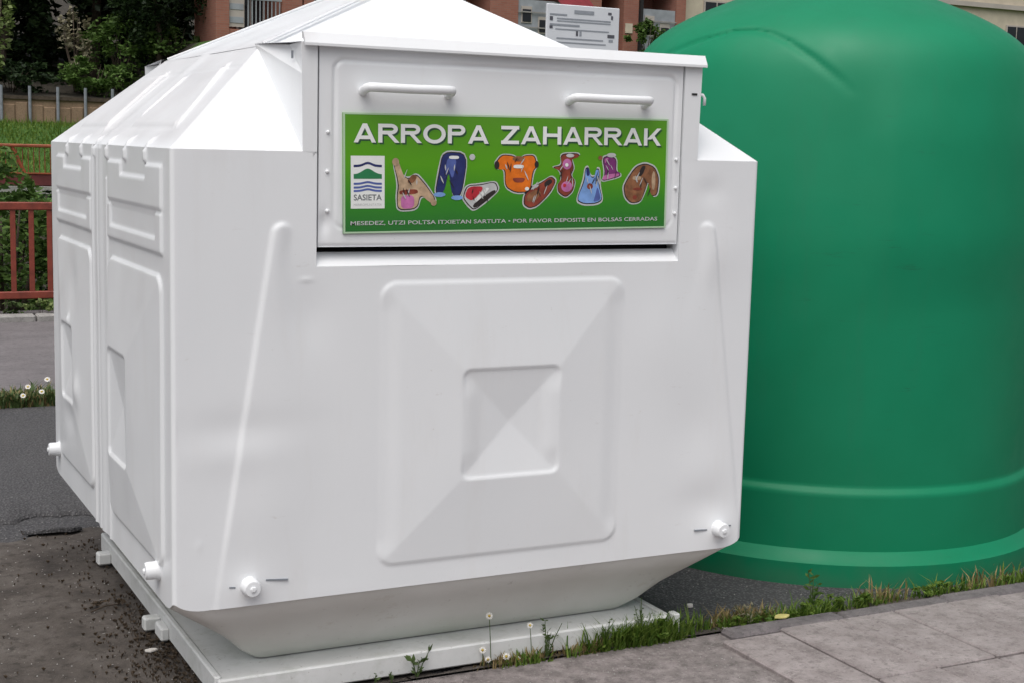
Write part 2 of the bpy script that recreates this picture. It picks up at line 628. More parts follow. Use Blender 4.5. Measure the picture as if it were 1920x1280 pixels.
def sheet(name, mat, x0, x1, y0, y1, z, nx=1, ny=1, jit=None, kind='structure'):
    mb = MB()
    vs = []
    for j in range(ny + 1):
        for i in range(nx + 1):
            x, y = x0 + (x1 - x0) * i / nx, y0 + (y1 - y0) * j / ny
            dz = dy = 0
            if jit:
                dy, dz = jit(x, y, i, j)
            vs.append((x, y + dy, z + dz))
    mb.add(vs, [(j * (nx + 1) + i, j * (nx + 1) + i + 1, (j + 1) * (nx + 1) + i + 1, (j + 1) * (nx + 1) + i) for j in range(ny) for i in range(nx)])
    return tag(mb.build(name, mat, smooth=True), kind=kind)


# road bed, covered with dirt round the containers on the left, tarmac elsewhere
sheet('road', M['asphalt'], -60, 80, 0.02, 5.35, 0.0)


def edge_wob(x):
    return 0.05 * math.sin(x * 5.1) + 0.035 * math.sin(x * 13.7 + 1) + 0.02 * math.sin(x * 31 + 2)


def build_dirt():
    # a skin of trodden dirt between the kerb and the newer tarmac, ragged along its edges
    mb = MB()
    xs = np.arange(-1.6, 0.86, 0.02)
    rows = 60
    vs, fs = [], []
    rg = random.Random(3)
    for i, x in enumerate(xs):
        y1 = 2.18 + edge_wob(x) + rg.uniform(-0.012, 0.012)
        for j in range(rows + 1):
            t = j / rows
            y = 0.06 + (y1 - 0.06) * t
            vs.append((x, y, 0.0045 + 0.006 * (0.5 + 0.5 * math.sin(x * 9 + y * 4)) * (0.4 + 0.6 * math.sin(y * 11 + x * 3)) ** 2 * (1 if t < 0.98 else 0)))
    n = rows + 1
    fs = [(i * n + j, (i + 1) * n + j, (i + 1) * n + j + 1, i * n + j + 1) for i in range(len(xs) - 1) for j in range(rows)]
    tag(mb.add(vs, fs).build('dirt_patch', M['dirt'], smooth=True), kind='structure')


build_dirt()


def build_tarmac_edge():
    # newer surfacing with a broken edge, 18 mm thick
    mb = MB()
    xs = np.arange(-2.6, 1.0, 0.025)
    rg = random.Random(9)
    vs = []
    for x in xs:
        y0 = 2.42 + 1.1 * edge_wob(x + 0.4) + rg.uniform(-0.015, 0.015)
        vs += [(x, y0 - 0.012, 0.002), (x, y0, 0.018), (x, y0 + 0.35, 0.021), (x, 4.9, 0.012)]
    fs = [(i * 4 + j, (i + 1) * 4 + j, (i + 1) * 4 + j + 1, i * 4 + j + 1) for i in range(len(xs) - 1) for j in range(3)]
    tag(mb.add(vs, fs).build('road_overlay', M['asphalt'], smooth=True), kind='structure')


build_tarmac_edge()


def build_gutter_soil():
    mb = MB()
    xs = np.arange(0.75, 4.0, 0.02)
    rg = random.Random(19)
    vs = []
    for x in xs:
        w = 0.035 + 0.03 * (0.5 + 0.5 * math.sin(x * 7.3)) * (0.6 + 0.4 * math.sin(x * 19 + 1)) + rg.uniform(-0.006, 0.006)
        if x > 1.8:
            w += 0.03
        vs += [(x, 0.040, 0.017), (x, 0.052, 0.015 + rg.uniform(-0.003, 0.003)), (x, 0.050 + w * 0.6, 0.010 + rg.uniform(-0.003, 0.003)), (x, 0.052 + w, 0.002)]
    fs = [(i * 4 + j, (i + 1) * 4 + j, (i + 1) * 4 + j + 1, i * 4 + j + 1) for i in range(len(xs) - 1) for j in range(3)]
    tag(mb.add(vs, fs).build('gutter_soil', M['dirt'], smooth=True), kind='structure')


build_gutter_soil()

# far footpath, kerb and the strip between
sheet('footpath', M['path'], -60, 80, 5.3, 9.12, 0.03)
kerb_far = tag(empty('far_kerb', (0, 9.2, 0)), kind='structure')
for i in range(-4, 12):
    MB().bbox(i * 1.0 + 0.006, i * 1.0 + 0.994, 9.07, 9.24, -0.05, 0.085 + 0.004 * math.sin(i * 3.3), 0.012).build('kerb_stone', M['kerb_far'], kerb_far)
rebase(kerb_far, (0, 9.2, 0))
mbw = MB().box(-60, 80, 9.42, 9.66, -1.4, 0.06)
tag(mbw.build('embankment_wall', M['kerb']), 'low dark concrete wall under the red railing', 'wall')

# near pavement: rough strip, slabs and kerb
pav = sheet('pavement', M['pave_rough'], -30, 40, -9.0, 0.045, 0.012, 60, 20, lambda x, y, i, j: (0, 0.004 * math.sin(i * 2.1 + j * 3.3) if j < 20 else -0.004))
rg = random.Random(12)
J = 0.006
for i in range(9):
    for j in range(4):
        x0 = 1.58 + 0.255 * i
        y1 = -0.045 - 0.51 * j
        if (i == 0 and j < 1):
            continue
        if j == 0 and i == 1:
            y1 -= 0.02
        dz = rg.uniform(-0.004, 0.004)
        m_ = MB().bbox(x0 + J / 2, x0 + 0.255 - J / 2, y1 - 0.51 + J / 2, y1 - J / 2, -0.02, 0.030 + dz, 0.005)
        m_.build('paving_slab', M['slab'], pav)
for i in range(4):
    x0 = 1.90 + i * 0.5
    MB().bbox(x0 + 0.004, x0 + 0.496, -0.040, 0.048 + rg.uniform(-0.006, 0.006), -0.08, 0.028 + rg.uniform(-0.004, 0.003), 0.012).build('kerb_stone', M['kerb'], pav)

# ------------------------------------------------------------------ the clothing container
W = D = 1.945
ZG = 0.33                 # underside of the box above the road
ZT = ZG + 1.30
ZU = ZT + 0.31            # top of the steep roof part
RID = ZG + 1.885
SI = 0.36                 # inset of the steep roof part
RC = 0.014
HX0, HX1 = 0.373, 1.700   # hatch housing
OX0, OX1 = 0.415, 1.642   # opening
OZ = ZG + 0.975
cont = tag(empty('clothing_container', (W / 2, D / 2, 0)),
           'large white enamelled steel clothing bank with pitched roof and green sticker on its hatch', 'container')


def loop_samples():
    """around the rounded plan: list of (side, x, y, nx, ny, inner x, inner y)"""
    out = []
    ri = 0.012
    fx = np.unique(np.round(np.concatenate([np.arange(RC, W - RC, 0.0065), [OX0, OX1, HX0, HX1, W - RC]]), 5))
    fx = fx[(np.abs(fx - OX0) < 1e-6) | (np.abs(fx - OX0) > 0.003)]
    fx = fx[(np.abs(fx - OX1) < 1e-6) | (np.abs(fx - OX1) > 0.003)]
    cy_ = np.linspace(RC, D - RC, 40)
    ly = np.linspace(RC, D - RC, 330)
    mp = lambda t: SI + ri + (t - RC) / (W - 2 * RC) * (W - 2 * SI - 2 * ri)

    def arc(cx, cy, a0, icx, icy):
        for k in range(1, 8):
            a = a0 + math.pi / 2 * k / 8
            c, s = math.cos(a), math.sin(a)
            out.append(('arc', cx + RC * c, cy + RC * s, c, s, icx + ri * c, icy + ri * s))
    for x in fx:
        out.append(('front', x, 0.0, 0, -1, mp(x), SI))
    arc(W - RC, RC, -math.pi / 2, W - SI - ri, SI + ri)
    for y in cy_:
        out.append(('right', W, y, 1, 0, W - SI, mp(y)))
    arc(W - RC, D - RC, 0, W - SI - ri, D - SI - ri)
    for x in cy_[::-1]:
        out.append(('back', x, D, 0, 1, mp(x), D - SI))
    arc(RC, D - RC, math.pi / 2, SI + ri, D - SI - ri)
    for y in ly[::-1]:
        out.append(('left', 0.0, y, -1, 0, SI, mp(y)))
    arc(RC, RC, math.pi, SI + ri, SI + ri)
    return out


LOOP = loop_samples()


def pyramid_panel(u, v, o, i, step, rise, istep, dip, r, side=0.0):
    """raised frustum with a sunken inverted pyramid in the middle; o, i = (u0,u1,v0,v1)"""
    do = rbox(u, v, *o, r)
    di = rbox(u, v, *i, r * 0.5)
    t = np.minimum(np.minimum((u - o[0]) / (i[0] - o[0]), (o[1] - u) / (o[1] - i[1])),
                   np.minimum((v - o[2]) / (i[2] - o[2]), (o[3] - v) / (o[3] - i[3])))
    t = np.clip(t, 0, 1)
    cu, cv = (i[0] + i[1]) / 2, (i[2] + i[3]) / 2
    s = 1 - np.maximum(np.abs(u - cu) / ((i[1] - i[0]) / 2), np.abs(v - cv) / ((i[3] - i[2]) / 2))
    s = np.clip(s, 0, 1)
    def soft_side(b):
        du = np.minimum(np.abs(u - b[0]), np.abs(u - b[1]))
        dv = np.minimum(np.abs(v - b[2]), np.abs(v - b[3]))
        return 1 - side * sstep(0.07, 0.015, du) * sstep(0.015, 0.09, dv)
    h = inside(do, 0.0045) * (step * soft_side(o) + rise * t)
    h = h + inside(di, 0.0045) * (-istep * soft_side(i) - dip * s)
    return h


def finger(x, z, sgn, xt, zt):
    """long tapering crease that starts in a rounded hook at (xt, zt) and runs outwards to the lower edge"""
    k = 0.150 / 0.975
    xl = xt - sgn * (0.026 + k * (zt - z))           # outer line
    d = sgn * (x - xl)                                # >0 inside
    top = np.hypot(np.maximum(np.abs(x - xt) - 0.0, 0), np.maximum(z - (zt - 0.03), 0))
    dd = np.where(z > zt - 0.03, 0.03 - top, d)
    edge = sstep(-0.007, 0.007, dd)
    wf = 0.065 + 0.235 * sstep(0.05, 0.55, zt - z)
    fade = 1 - sstep(0.0, 1.0, (d - 0.25 * wf) / (0.75 * wf))
    low = sstep(0.07, 0.30, z)
    if sgn < 0:
        low = low * (0.25 + 0.75 * sstep(0.85, 1.02, z))
    return 0.0075 * edge * fade * (0.35 + 0.65 * low)


def dent(u, v, cu, cv, ru, rv, a):
    return a * np.exp(-((u - cu) / ru) ** 2 - ((v - cv) / rv) ** 2)


def h_front(x, z):
    h = pyramid_panel(x, z, (0.615, 1.440, 0.073, 0.925), (0.880, 1.210, 0.322, 0.657), 0.0040, 0.0165, 0.0050, 0.019, 0.05, 0.92)
    h = h + finger(x, z, 1, 0.315, 1.097) + finger(x, z, -1, 1.747, 1.097)
    b = sstep(0.0, 0.12, x) * sstep(0.0, 0.12, W - x) * sstep(0, 0.06, z) * sstep(0, 0.05, 1.30 - z)
    h = h + b * 0.0062 * smooth_noise(x, z, 5, 18, 5.0, 19.0)
    h = h + dent(x, z, 0.20, 0.52, 0.16, 0.05, -0.0035) + dent(x, z, 0.17, 0.44, 0.13, 0.05, 0.0025)
    h = h + dent(x, z, 0.386, 0.938, 0.018, 0.006, 0.0022) + dent(x, z, 0.40, 0.84, 0.07, 0.09, -0.004)
    h = h + dent(x, z, 1.78, 0.16, 0.10, 0.07, -0.006) + dent(x, z, 1.60, 0.72, 0.10, 0.16, 0.006) + dent(x, z, 1.74, 0.42, 0.10, 0.12, -0.006)
    h = h + dent(x, z, 1.80, 1.00, 0.09, 0.10, 0.005) + dent(x, z, 1.76, 1.20, 0.05, 0.04, -0.004)
    h = h + dent(x, z, 0.22, 0.065, 0.07, 0.05, 0.004) + dent(x, z, 1.837, 0.07, 0.06, 0.05, 0.006)
    h = h + dent(x, z, 0.075, 0.19, 0.010, 0.016, 0.0012)
    return h


def h_left(y, z):
    h = 0
    for a, b in ((0.088, 0.815), (1.112, 1.785)):
        nl, nr = (0.283, 0.628) if a < 0.5 else (1.272, 1.626)
        d1 = np.maximum(rbox(y, z, a, b, 1.128, 1.252, 0.004), -rbox(y, z, nl, nr, 1.213, 1.33, 0.003))
        h = h + 0.0075 * inside(d1, 0.0045)
        d2 = rbox(y, z, a, b + 0.01, 1.006, 1.121, 0.004)
        d3 = rbox(y, z, a + 0.066, b - 0.035, 1.048, 1.118, 0.004)
        h = h + 0.0075 * inside(d2, 0.0045) - 0.0065 * inside(d3, 0.0045)
        if a < 0.5:
            i = (0.490, 0.758, 0.315, 0.660)
        else:
            i = (1.40, 1.62, 0.36, 0.64)
        h = h + pyramid_panel(y, z, (a + 0.01, b, 0.105, 0.945), i, 0.008, 0.018, 0.007, 0.018, 0.05)
    for t in (0.296, 0.571, 0.847, 1.033, 1.292, 1.567):
        h = h + 0.0085 * inside(rbox(y, z, t - 0.012, t + 0.012, 1.258, 1.34, 0.004), 0.005)
    # double seam between the two pressings
    h = h + 0.006 * np.exp(-((y - 0.985) / 0.055) ** 4) - 0.004 * np.exp(-((y - 0.985) / 0.008) ** 2)
    h = h + 0.006 * np.exp(-((y - 1.09) / 0.010) ** 2) + 0.006 * np.exp(-((y - 0.85) / 0.010) ** 2) * (z < 1.2)
    b = sstep(0.0, 0.1, y) * sstep(0.0, 0.1, D - y) * sstep(0, 0.05, z) * sstep(0, 0.05, 1.30 - z)
    h = h + b * 0.0045 * smooth_noise(y, z, 8, 16, 5.0, 16.0)
    h = h + dent(y, z, 1.50, 0.30, 0.10, 0.06, -0.009) + dent(y, z, 1.42, 0.78, 0.08, 0.10, -0.008) + dent(y, z, 1.47, 0.66, 0.02, 0.02, 0.008)
    h = h + dent(y, z, 1.33, 0.42, 0.04, 0.05, 0.010)
    return h


def build_body():
    zs = np.unique(np.round(np.concatenate([np.arange(0, 1.2999, 0.006), [0.975, 1.30]]), 5))
    zs = zs[(np.abs(zs - 0.975) < 1e-6) | (np.abs(zs - 0.975) > 0.0025)]
    n, m = len(LOOP), len(zs)
    side = np.array([q[0] for q in LOOP])
    P = np.array([q[1:5] for q in LOOP])
    X, Z = np.meshgrid(P[:, 0], zs, indexing='ij')
    Y, _ = np.meshgrid(P[:, 1], zs, indexing='ij')
    H = np.zeros_like(X)
    f = side == 'front'
    H[f] = h_front(X[f], Z[f])
    l_ = side == 'left'
    H[l_] = h_left(Y[l_], Z[l_])
    # the lower corners of the pressing are cut off in a curve
    ca = np.minimum(np.minimum(P[:, 0], W - P[:, 0]) + np.minimum(P[:, 1], D - P[:, 1]), 0.09)[:, None]
    lift = 0.045 * (1 - np.sqrt(np.clip(1 - (1 - ca / 0.09) ** 2, 0, 1)))
    H = H * sstep(1.300, 1.288, Z)
    Z = Z + lift * np.clip(1 - Z / 0.12, 0, 1)
    X = X + P[:, 2:3] * H
    Y = Y + P[:, 3:4] * H
    vs = np.stack([X, Y, Z + ZG], -1).reshape(-1, 3)
    fs = []
    for i in range(n):
        k = (i + 1) % n
        cut = side[i] == 'front' and side[k] == 'front' and P[i, 0] >= OX0 - 1e-4 and P[k, 0] <= OX1 + 1e-4
        for j in range(m - 1):
            if cut and zs[j] >= 0.975 - 1e-4:
                break
            fs.append((i * m + j, k * m + j, k * m + j + 1, i * m + j + 1))
    mb = MB()
    mb.v = [tuple(q) for q in vs.tolist()]
    mb.f = fs
    return mb.build('body', M['paint'], cont, smooth=True)


body = build_body()


def h_roof(y, v):
    h = 0
    for a, b, sl in ((0.19, 0.80, 1.0), (1.16, 1.75, -1.0)):
        # pressed field with slanted end next to the hip
        lo, hi = a + (0.36 * v - 0.02 if sl > 0 else 0), b - (0.30 * v if sl < 0 else 0)
        d = np.maximum(np.maximum(lo - y, y - hi), np.maximum(0.20 - v, v - 0.76) * 0.45)
        h = h + 0.005 * inside(d, 0.008)
    rb = lambda c, w: np.exp(-((y - c) / w) ** 2)
    h = h + 0.009 * rb(0.155 + 0.36 * v * 1.15 - 0.02, 0.009) * sstep(0.17, 0.23, v) * (1 - sstep(0.80, 0.86, v))
    h = h + 0.008 * rb(0.79 + 0.10 * v, 0.009) * sstep(0.27, 0.32, v) * (1 - sstep(0.70, 0.76, v))
    h = h + 0.009 * rb(1.145 + 0.12 * v, 0.009) * sstep(0.12, 0.18, v) * (1 - sstep(0.80, 0.84, v))
    h = h + 0.004 * rb(0.985, 0.05)
    for t in (0.296, 0.571, 0.847, 1.033, 1.292, 1.567):
        h = h + 0.008 * rb(t + 0.05 * v, 0.011) * (1 - sstep(0.05, 0.12, v))
    h = h - 0.003 * np.exp(-((v - 0.19) / 0.008) ** 2) - 0.003 * np.exp(-((v - 0.78) / 0.008) ** 2)
    h = h + 0.003 * smooth_noise(y, v * 0.47, 31, 14, 6.0, 16.0) * sstep(0, 0.1, v)
    return h * sstep(0.0, 0.025, v)


def build_roof():
    vsl = np.linspace(0, 1, 56)
    n, m = len(LOOP), len(vsl)
    vs, fs = [], []
    k_ = math.hypot(SI, ZU - ZT)
    P = np.array([q[1:7] for q in LOOP])
    side = [q[0] for q in LOOP]
    for i in range(n):
        x0, y0, nx, ny, x1, y1 = P[i]
        X = x0 + (x1 - x0) * vsl
        Y = y0 + (y1 - y0) * vsl
        Z = ZT + (ZU - ZT) * vsl
        if side[i] == 'left':
            e = h_roof(Y, vsl) * float(sstep(RC, RC + 0.05, y0)) * float(sstep(RC, RC + 0.05, D - y0))
            X = X - e * (ZU - ZT) / k_
            Z = Z + e * SI / k_
        elif side[i] == 'front':
            e = 0.0035 * smooth_noise(X, vsl * 0.47, 71, 12, 5, 14) * np.sin(np.pi * vsl)
            Y = Y - e * (ZU - ZT) / k_
            Z = Z + e * SI / k_
        vs += list(zip(X, Y, Z))
    for i in range(n):
        k = (i + 1) % n
        cut = side[i] == side[k] and side[i] in ('front', 'back') and min(P[i, 0], P[k, 0]) >= HX0 - 0.002 and max(P[i, 0], P[k, 0]) <= HX1 + 0.002
        for j in range(m - 1):
            # under the flat-topped housing the slope is cut away
            if cut and (min(P[i, 0], P[k, 0]) + (min(P[i, 4], P[k, 4]) - min(P[i, 0], P[k, 0])) * vsl[j] > HX0 + 0.03) \
                    and (max(P[i, 0], P[k, 0]) + (max(P[i, 4], P[k, 4]) - max(P[i, 0], P[k, 0])) * vsl[j] < HX1 - 0.03):
                continue
            fs.append((i * m + j, k * m + j, k * m + j + 1, i * m + j + 1))
    mb = MB()
    mb.add(vs, fs)
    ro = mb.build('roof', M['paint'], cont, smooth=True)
    # upper, flatter hipped part, as one pressed sheet with softly rounded folds
    a, b = SI - 0.004, W - SI + 0.004
    r0, r1 = 0.66, 1.285
    bm = bmesh.new()
    cs = [bm.verts.new(q) for q in ((a, a, ZU - 0.002), (b, a, ZU - 0.002), (b, b, ZU - 0.002), (a, b, ZU - 0.002), (W / 2, r0, RID), (W / 2, r1, RID))]
    for f in ((0, 1, 4), (1, 2, 5, 4), (2, 3, 5), (3, 0, 4, 5)):
        bm.faces.new([cs[q] for q in f])
    bmesh.ops.bevel(bm, geom=[e for e in bm.edges if len(e.link_faces) == 2], offset=0.022, segments=3, affect='EDGES')
    bm.verts.index_update()
    m2 = MB().add([q.co for q in bm.verts], [[q.index for q in f.verts] for f in bm.faces])
    bm.free()
    smooth_angle(m2.build('roof_cap', M['paint'], cont), 30)
    # ridge seam welt along the upper left hip and the lifting eye on the ridge
    mb = MB()
    mb.tube([(SI + 0.01, SI + 0.01, ZU + 0.006), (W / 2, r0, RID + 0.004), (W / 2, r1, RID + 0.004), (SI + 0.01, D - SI - 0.01, ZU + 0.006)], 0.006, 6)
    smooth_angle(mb.build('roof_seam', M['paint'], cont), 50)


build_roof()


def build_housing(front=True):
    """flat-topped dormer that carries the hatch; front=False mirrors it to the rear"""
    sy = (lambda y: y) if front else (lambda y: D - y)
    zt = ZU - 0.006
    T = 0.375
    mb = MB()
    for s, xo, xi, xt in ((1, HX0, OX0, 0.345), (-1, HX1, OX1, W - 0.345)):
        # front jamb, flush with the wall
        e = 0.004
        mb.add([(xo, sy(0.0), ZT - 0.02), (xi, sy(0.0), ZT - 0.02), (xi, sy(0.0), zt), (xo - s * 0.006, sy(0.0), zt), (xo - s * 0.004, sy(0.0), ZT + 0.216)],
               [(0, 1, 2, 3, 4)])
        # cheek: lower gusset facet and upper facet folded along a slanting crease
        mb.add([(xo, sy(0.0), ZT), (xo - s * 0.004, sy(0.0), ZT + 0.216), (xt, sy(T), ZU + 0.004), (xo - s * 0.006, sy(0.0), zt), (xo + s * 0.012, sy(0.16), zt)],
               [(0, 1, 2), (1, 4, 2), (1, 3, 4)])
        # reveal of the opening
        z0 = OZ
        mb.add([(xi, sy(0.0), z0), (xi, sy(0.07), z0), (xi, sy(0.07), zt), (xi, sy(0.0), zt)], [(0, 1, 2, 3)])
    mb.add([(HX0 - 0.006, sy(0), zt), (HX1 + 0.006, sy(0), zt), (W - 0.345, sy(T), ZU + 0.004), (0.345, sy(T), ZU + 0.004)], [(0, 1, 2, 3)])
    o = fix_normals(mb.build('hatch_housing', M['paint'], cont))
    return o


build_housing(True)
build_housing(False)
# rear of the hatch openings
MB().box(OX0 - 0.02, OX1 + 0.02, 0.075, 0.09, OZ - 0.05, ZU - 0.02).build('hatch_well', M['dark'], cont)
MB().box(HX0 + 0.002, HX1 - 0.002, D - 0.02, D - 0.002, ZT - 0.02, ZU - 0.008).build('rear_panel', M['paint'], cont)
# sloping sill under the hatch
mb = MB()
mb.add([(OX0, 0.0, OZ), (OX1, 0.0, OZ), (OX1, 0.040, OZ + 0.038), (OX0, 0.040, OZ + 0.038), (OX1, 0.075, OZ + 0.034), (OX0, 0.075, OZ + 0.034)], [(0, 1, 2, 3), (3, 2, 4, 5)])
mb.build('hatch_sill', M['paint'], cont)

# hatch door with a pressed groove
DX0, DX1, DZ0, DZ1 = 0.4215, 1.6365, ZG + 1.030, ZU - 0.012
DY = 0.005


def build_door():
    xs = np.arange(DX0, DX1 + 1e-6, (DX1 - DX0) / 270)
    zs = np.arange(DZ0, DZ1 + 1e-6, (DZ1 - DZ0) / 128)
    X, Z = np.meshgrid(xs, zs, indexing='ij')
    d = rbox(X, Z, 0.468, 1.612, DZ0 + 0.055, ZG + 1.560, 0.03)
    H = -0.007 * np.exp(-(d / 0.0055) ** 2) * (0.35 + 0.65 * sstep(ZG + 1.2, ZG + 1.5, Z))
    H = H + 0.002 * smooth_noise(X, Z, 91, 14, 6, 17)
    H = H - 0.004 * np.exp(-((Z - DZ0) / 0.006) ** 2)
    H = H + dent(X, Z, 0.44, DZ0 + 0.07, 0.015, 0.03, -0.008)
    n, m = len(xs), len(zs)
    mb = MB()
    vs = np.stack([X, DY - H, Z], -1).reshape(-1, 3).tolist()
    mb.add(vs, [(i * m + j, (i + 1) * m + j, (i + 1) * m + j + 1, i * m + j + 1) for i in range(n - 1) for j in range(m - 1)])
    o = mb.build('hatch_door', M['paint'], cont, smooth=True)
    # turned-back rim
    r = MB()
    for x in (DX0, DX1):
        r.add([(x, DY, DZ0), (x, DY + 0.02, DZ0), (x, DY + 0.02, DZ1), (x, DY, DZ1)], [(0, 1, 2, 3)])
    r.add([(DX0, DY, DZ0), (DX1, DY, DZ0), (DX1, DY + 0.02, DZ0), (DX0, DY + 0.02, DZ0)], [(0, 1, 2, 3)])
    r.build('door_rim', M['paint'], o)
    # handles
    for x0, x1, z in ((0.552, 0.818, ZG + 1.485), (1.222, 1.494, ZG + 1.481)):
        h = MB()
        y = -0.042
        c = 0.018
        pts = [(x0, DY + 0.002, z - 0.012), (x0, y + c, z - 0.003), (x0 + c * 0.3, y + c * 0.3, z), (x0 + c, y, z), ((x0 + x1) / 2, y - 0.001, z - 0.001),
               (x1 - c, y, z), (x1 - c * 0.3, y + c * 0.3, z), (x1, y + c, z - 0.003), (x1, DY + 0.002, z - 0.012)]
        h.tube(pts, 0.0135, 12)
        smooth_angle(h.build('handle', M['paint'], o), 60)
    for x, z in ((0.448, 1.356), (0.448, 1.133), (0.447, 1.245), (1.622, 1.30), (1.624, 1.129), (1.624, 1.21)):
        rv = MB()
        rv.tube([(x, DY + 0.001, ZG + z), (x, DY - 0.005, ZG + z), (x, DY - 0.007, ZG + z)], [0.006, 0.005, 0.0025], 10)
        smooth_angle(rv.build('rivet', M['paint'], o), 50)
    return o


door = build_door()
# rain lip over the hatch
mb = MB()
lx0, lx1 = 0.372, 1.712
z1 = ZU
pr = [(0.012, z1 + 0.004), (-0.002, z1 + 0.003), (-0.018, z1 - 0.027), (-0.018, z1 - 0.034), (-0.015, z1 - 0.035), (0.0, z1 - 0.016), (0.012, z1 - 0.014)]
vs = [(x, y, z + 0.018) for x in (lx0, lx1) for y, z in pr]
k = len(pr)
mb.add(vs, [(i, (i + 1) % k, k + (i + 1) % k, k + i) for i in range(k)] + [tuple(range(k)), tuple(range(2 * k - 1, k - 1, -1))])
fix_normals(mb.build('rain_lip', M['paint'], cont))
# small catch on the right jamb
MB().tube([(1.700, 0.012, ZU - 0.10), (1.716, 0.008, ZU - 0.102), (1.722, 0.006, ZU - 0.112), (1.722, 0.006, ZU - 0.135)], 0.005, 8).build('latch', M['paint'], cont, True)
MB().box(1.668, 1.688, -0.0025, 0.001, ZU - 0.104, ZU - 0.098).build('latch_slot', M['dark'], cont)
MB().box(HX0 - 0.010, HX0 - 0.004, 0.076, 0.079, ZU - 0.050, ZU - 0.028).build('cheek_slot', M['post'], cont)

# tapered skirt under the box, base plate and skids
FX0, FX1, FY0, FY1, FZ = 0.305, 1.610, 0.220, 1.730, 0.084


def build_skirt():
    prof = [(-0.06, 0.0, -0.010), (0.0, 0.0, -0.005), (0.03, 0.012, -0.003), (0.30, 0.30, 0), (0.62, 0.64, 0), (0.86, 0.84, 0), (0.95, 0.94, 0), (1.0, 1.0, 0)]
    n = len(LOOP)
    step = [i for i in range(n) if i % 6 == 0 or LOOP[i][0] == 'arc']
    vs, fs = [], []
    rr = 0.03
    for i in step:
        _, x, y, nx, ny, _, _ = LOOP[i]
        tx = FX0 + rr + (x - RC) / (W - 2 * RC) * (FX1 - FX0 - 2 * rr) if abs(nx) < 1e-6 else None
        if LOOP[i][0] in ('front', 'back'):
            fx, fy = FX0 + rr + (x - RC) / (W - 2 * RC) * (FX1 - FX0 - 2 * rr), FY0 if ny < 0 else FY1
        elif LOOP[i][0] in ('left', 'right'):
            fx, fy = (FX0 if nx < 0 else FX1), FY0 + rr + (y - RC) / (D - 2 * RC) * (FY1 - FY0 - 2 * rr)
        else:
            fx = (FX0 + rr if x < W / 2 else FX1 - rr) + rr * nx
            fy = (FY0 + rr if y < D / 2 else FY1 - rr) + rr * ny
        ca = min(min(x, W - x) + min(y, D - y), 0.09)
        zt = ZG + 0.003 + 0.045 * (1 - math.sqrt(max(0.0, 1 - (1 - ca / 0.09) ** 2)))
        for t, s, e in prof:
            vs.append((x + (fx - x) * s + nx * e, y + (fy - y) * s + ny * e, zt + (FZ - zt) * t))
    m = len(prof)
    k = len(step)
    for i in range(k):
        q = (i + 1) % k
        for j in range(m - 1):
            fs.append((i * m + j + 1, q * m + j + 1, q * m + j, i * m + j))
    mb = MB()
    mb.add(vs, fs)
    mb.build('skirt', M['skirt'], cont, smooth=True)


build_skirt()
M['plate'] = mat_plate()
bp = MB()
bp.bbox(0.168, 1.708, 0.098, 1.80, 0.060, 0.080, 0.004)
bp.build('base_plate', M['plate'], cont)
MB().bbox(0.150, 1.715, 0.076, 0.0975, 0.018, 0.086, 0.005).build('skid_rail', M['plate'], cont)
MB().bbox(0.150, 1.715, 1.801, 1.825, 0.018, 0.086, 0.005).build('skid_rail', M['plate'], cont)
MB().bbox(0.146, 0.167, 0.099, 1.800, 0.018, 0.090, 0.005).build('skid_rail', M['plate'], cont)
MB().bbox(1.709, 1.730, 0.099, 1.800, 0.018, 0.086, 0.005).build('skid_rail', M['plate'], cont)
MB().bbox(1.726, 1.752, 0.060, 0.10, 0.004, 0.094, 0.004).build('skid_end', M['plate'], cont)
for y0, l_, w_ in ((1.60, 0.05, 0.05), (0.78, 0.045, 0.055), (0.66, 0.09, 0.028)):
    MB().bbox(0.146 - w_, 0.148, y0, y0 + l_, 0.016, 0.062, 0.006).build('skid_lug', M['plate'], cont)


# lifting knobs with their slots
def knob(px, py, pz, d):
    d = Vector(d)
    p = Vector((px, py, pz))
    k = MB()
    k.tube([p - d * 0.012, p + d * 0.004, p + d * 0.012, p + d * 0.036, p + d * 0.042, p + d * 0.043],
           [0.030, 0.030, 0.026, 0.026, 0.022, 0.005], 20)
    o = smooth_angle(k.build('lifting_knob', M['paint'], cont), 40)
    s = Vector((0, 0, 1))
    a = d.cross(s)
    q = MB()
    q.tube([p + d * 0.040, p + d * 0.0465, p + d * 0.048], [0.009, 0.009, 0.006], 6)
    q.build('bolt', M['paint'], o)
    return o


knob(0.220, 0.0, ZG + 0.060, (0, -1, 0))
knob(1.845, 0.0, ZG + 0.070, (0, -1, 0))
knob(0.0, 0.165, ZG + 0.085, (-1, 0, 0))
knob(0.0, 1.845, ZG + 0.105, (-1, 0, 0))
for x0, x1, z0, z1 in ((0.268, 0.335, 0.072, 0.066), (0.160, 0.178, 0.062, 0.060), (1.750, 1.800, 0.072, 0.070), (1.884, 1.896, 0.076, 0.076)):
    q = MB()
    yy = -float(np.max(h_front(np.linspace(x0, x1, 5), np.full(5, 0.068)))) - 0.0015
    q.add([(x0, yy, ZG + z0 - 0.0022), (x1, yy, ZG + z1 - 0.0022), (x1, yy, ZG + z1 + 0.0022), (x0, yy, ZG + z0 + 0.0022),
           (x0, 0.004, ZG + z0 - 0.0022), (x1, 0.004, ZG + z1 - 0.0022), (x1, 0.004, ZG + z1 + 0.0022), (x0, 0.004, ZG + z0 + 0.0022)],
          [(0, 1, 2, 3), (0, 4, 5, 1), (3, 2, 6, 7)])
    q.build('knob_slot', M['post'], cont)

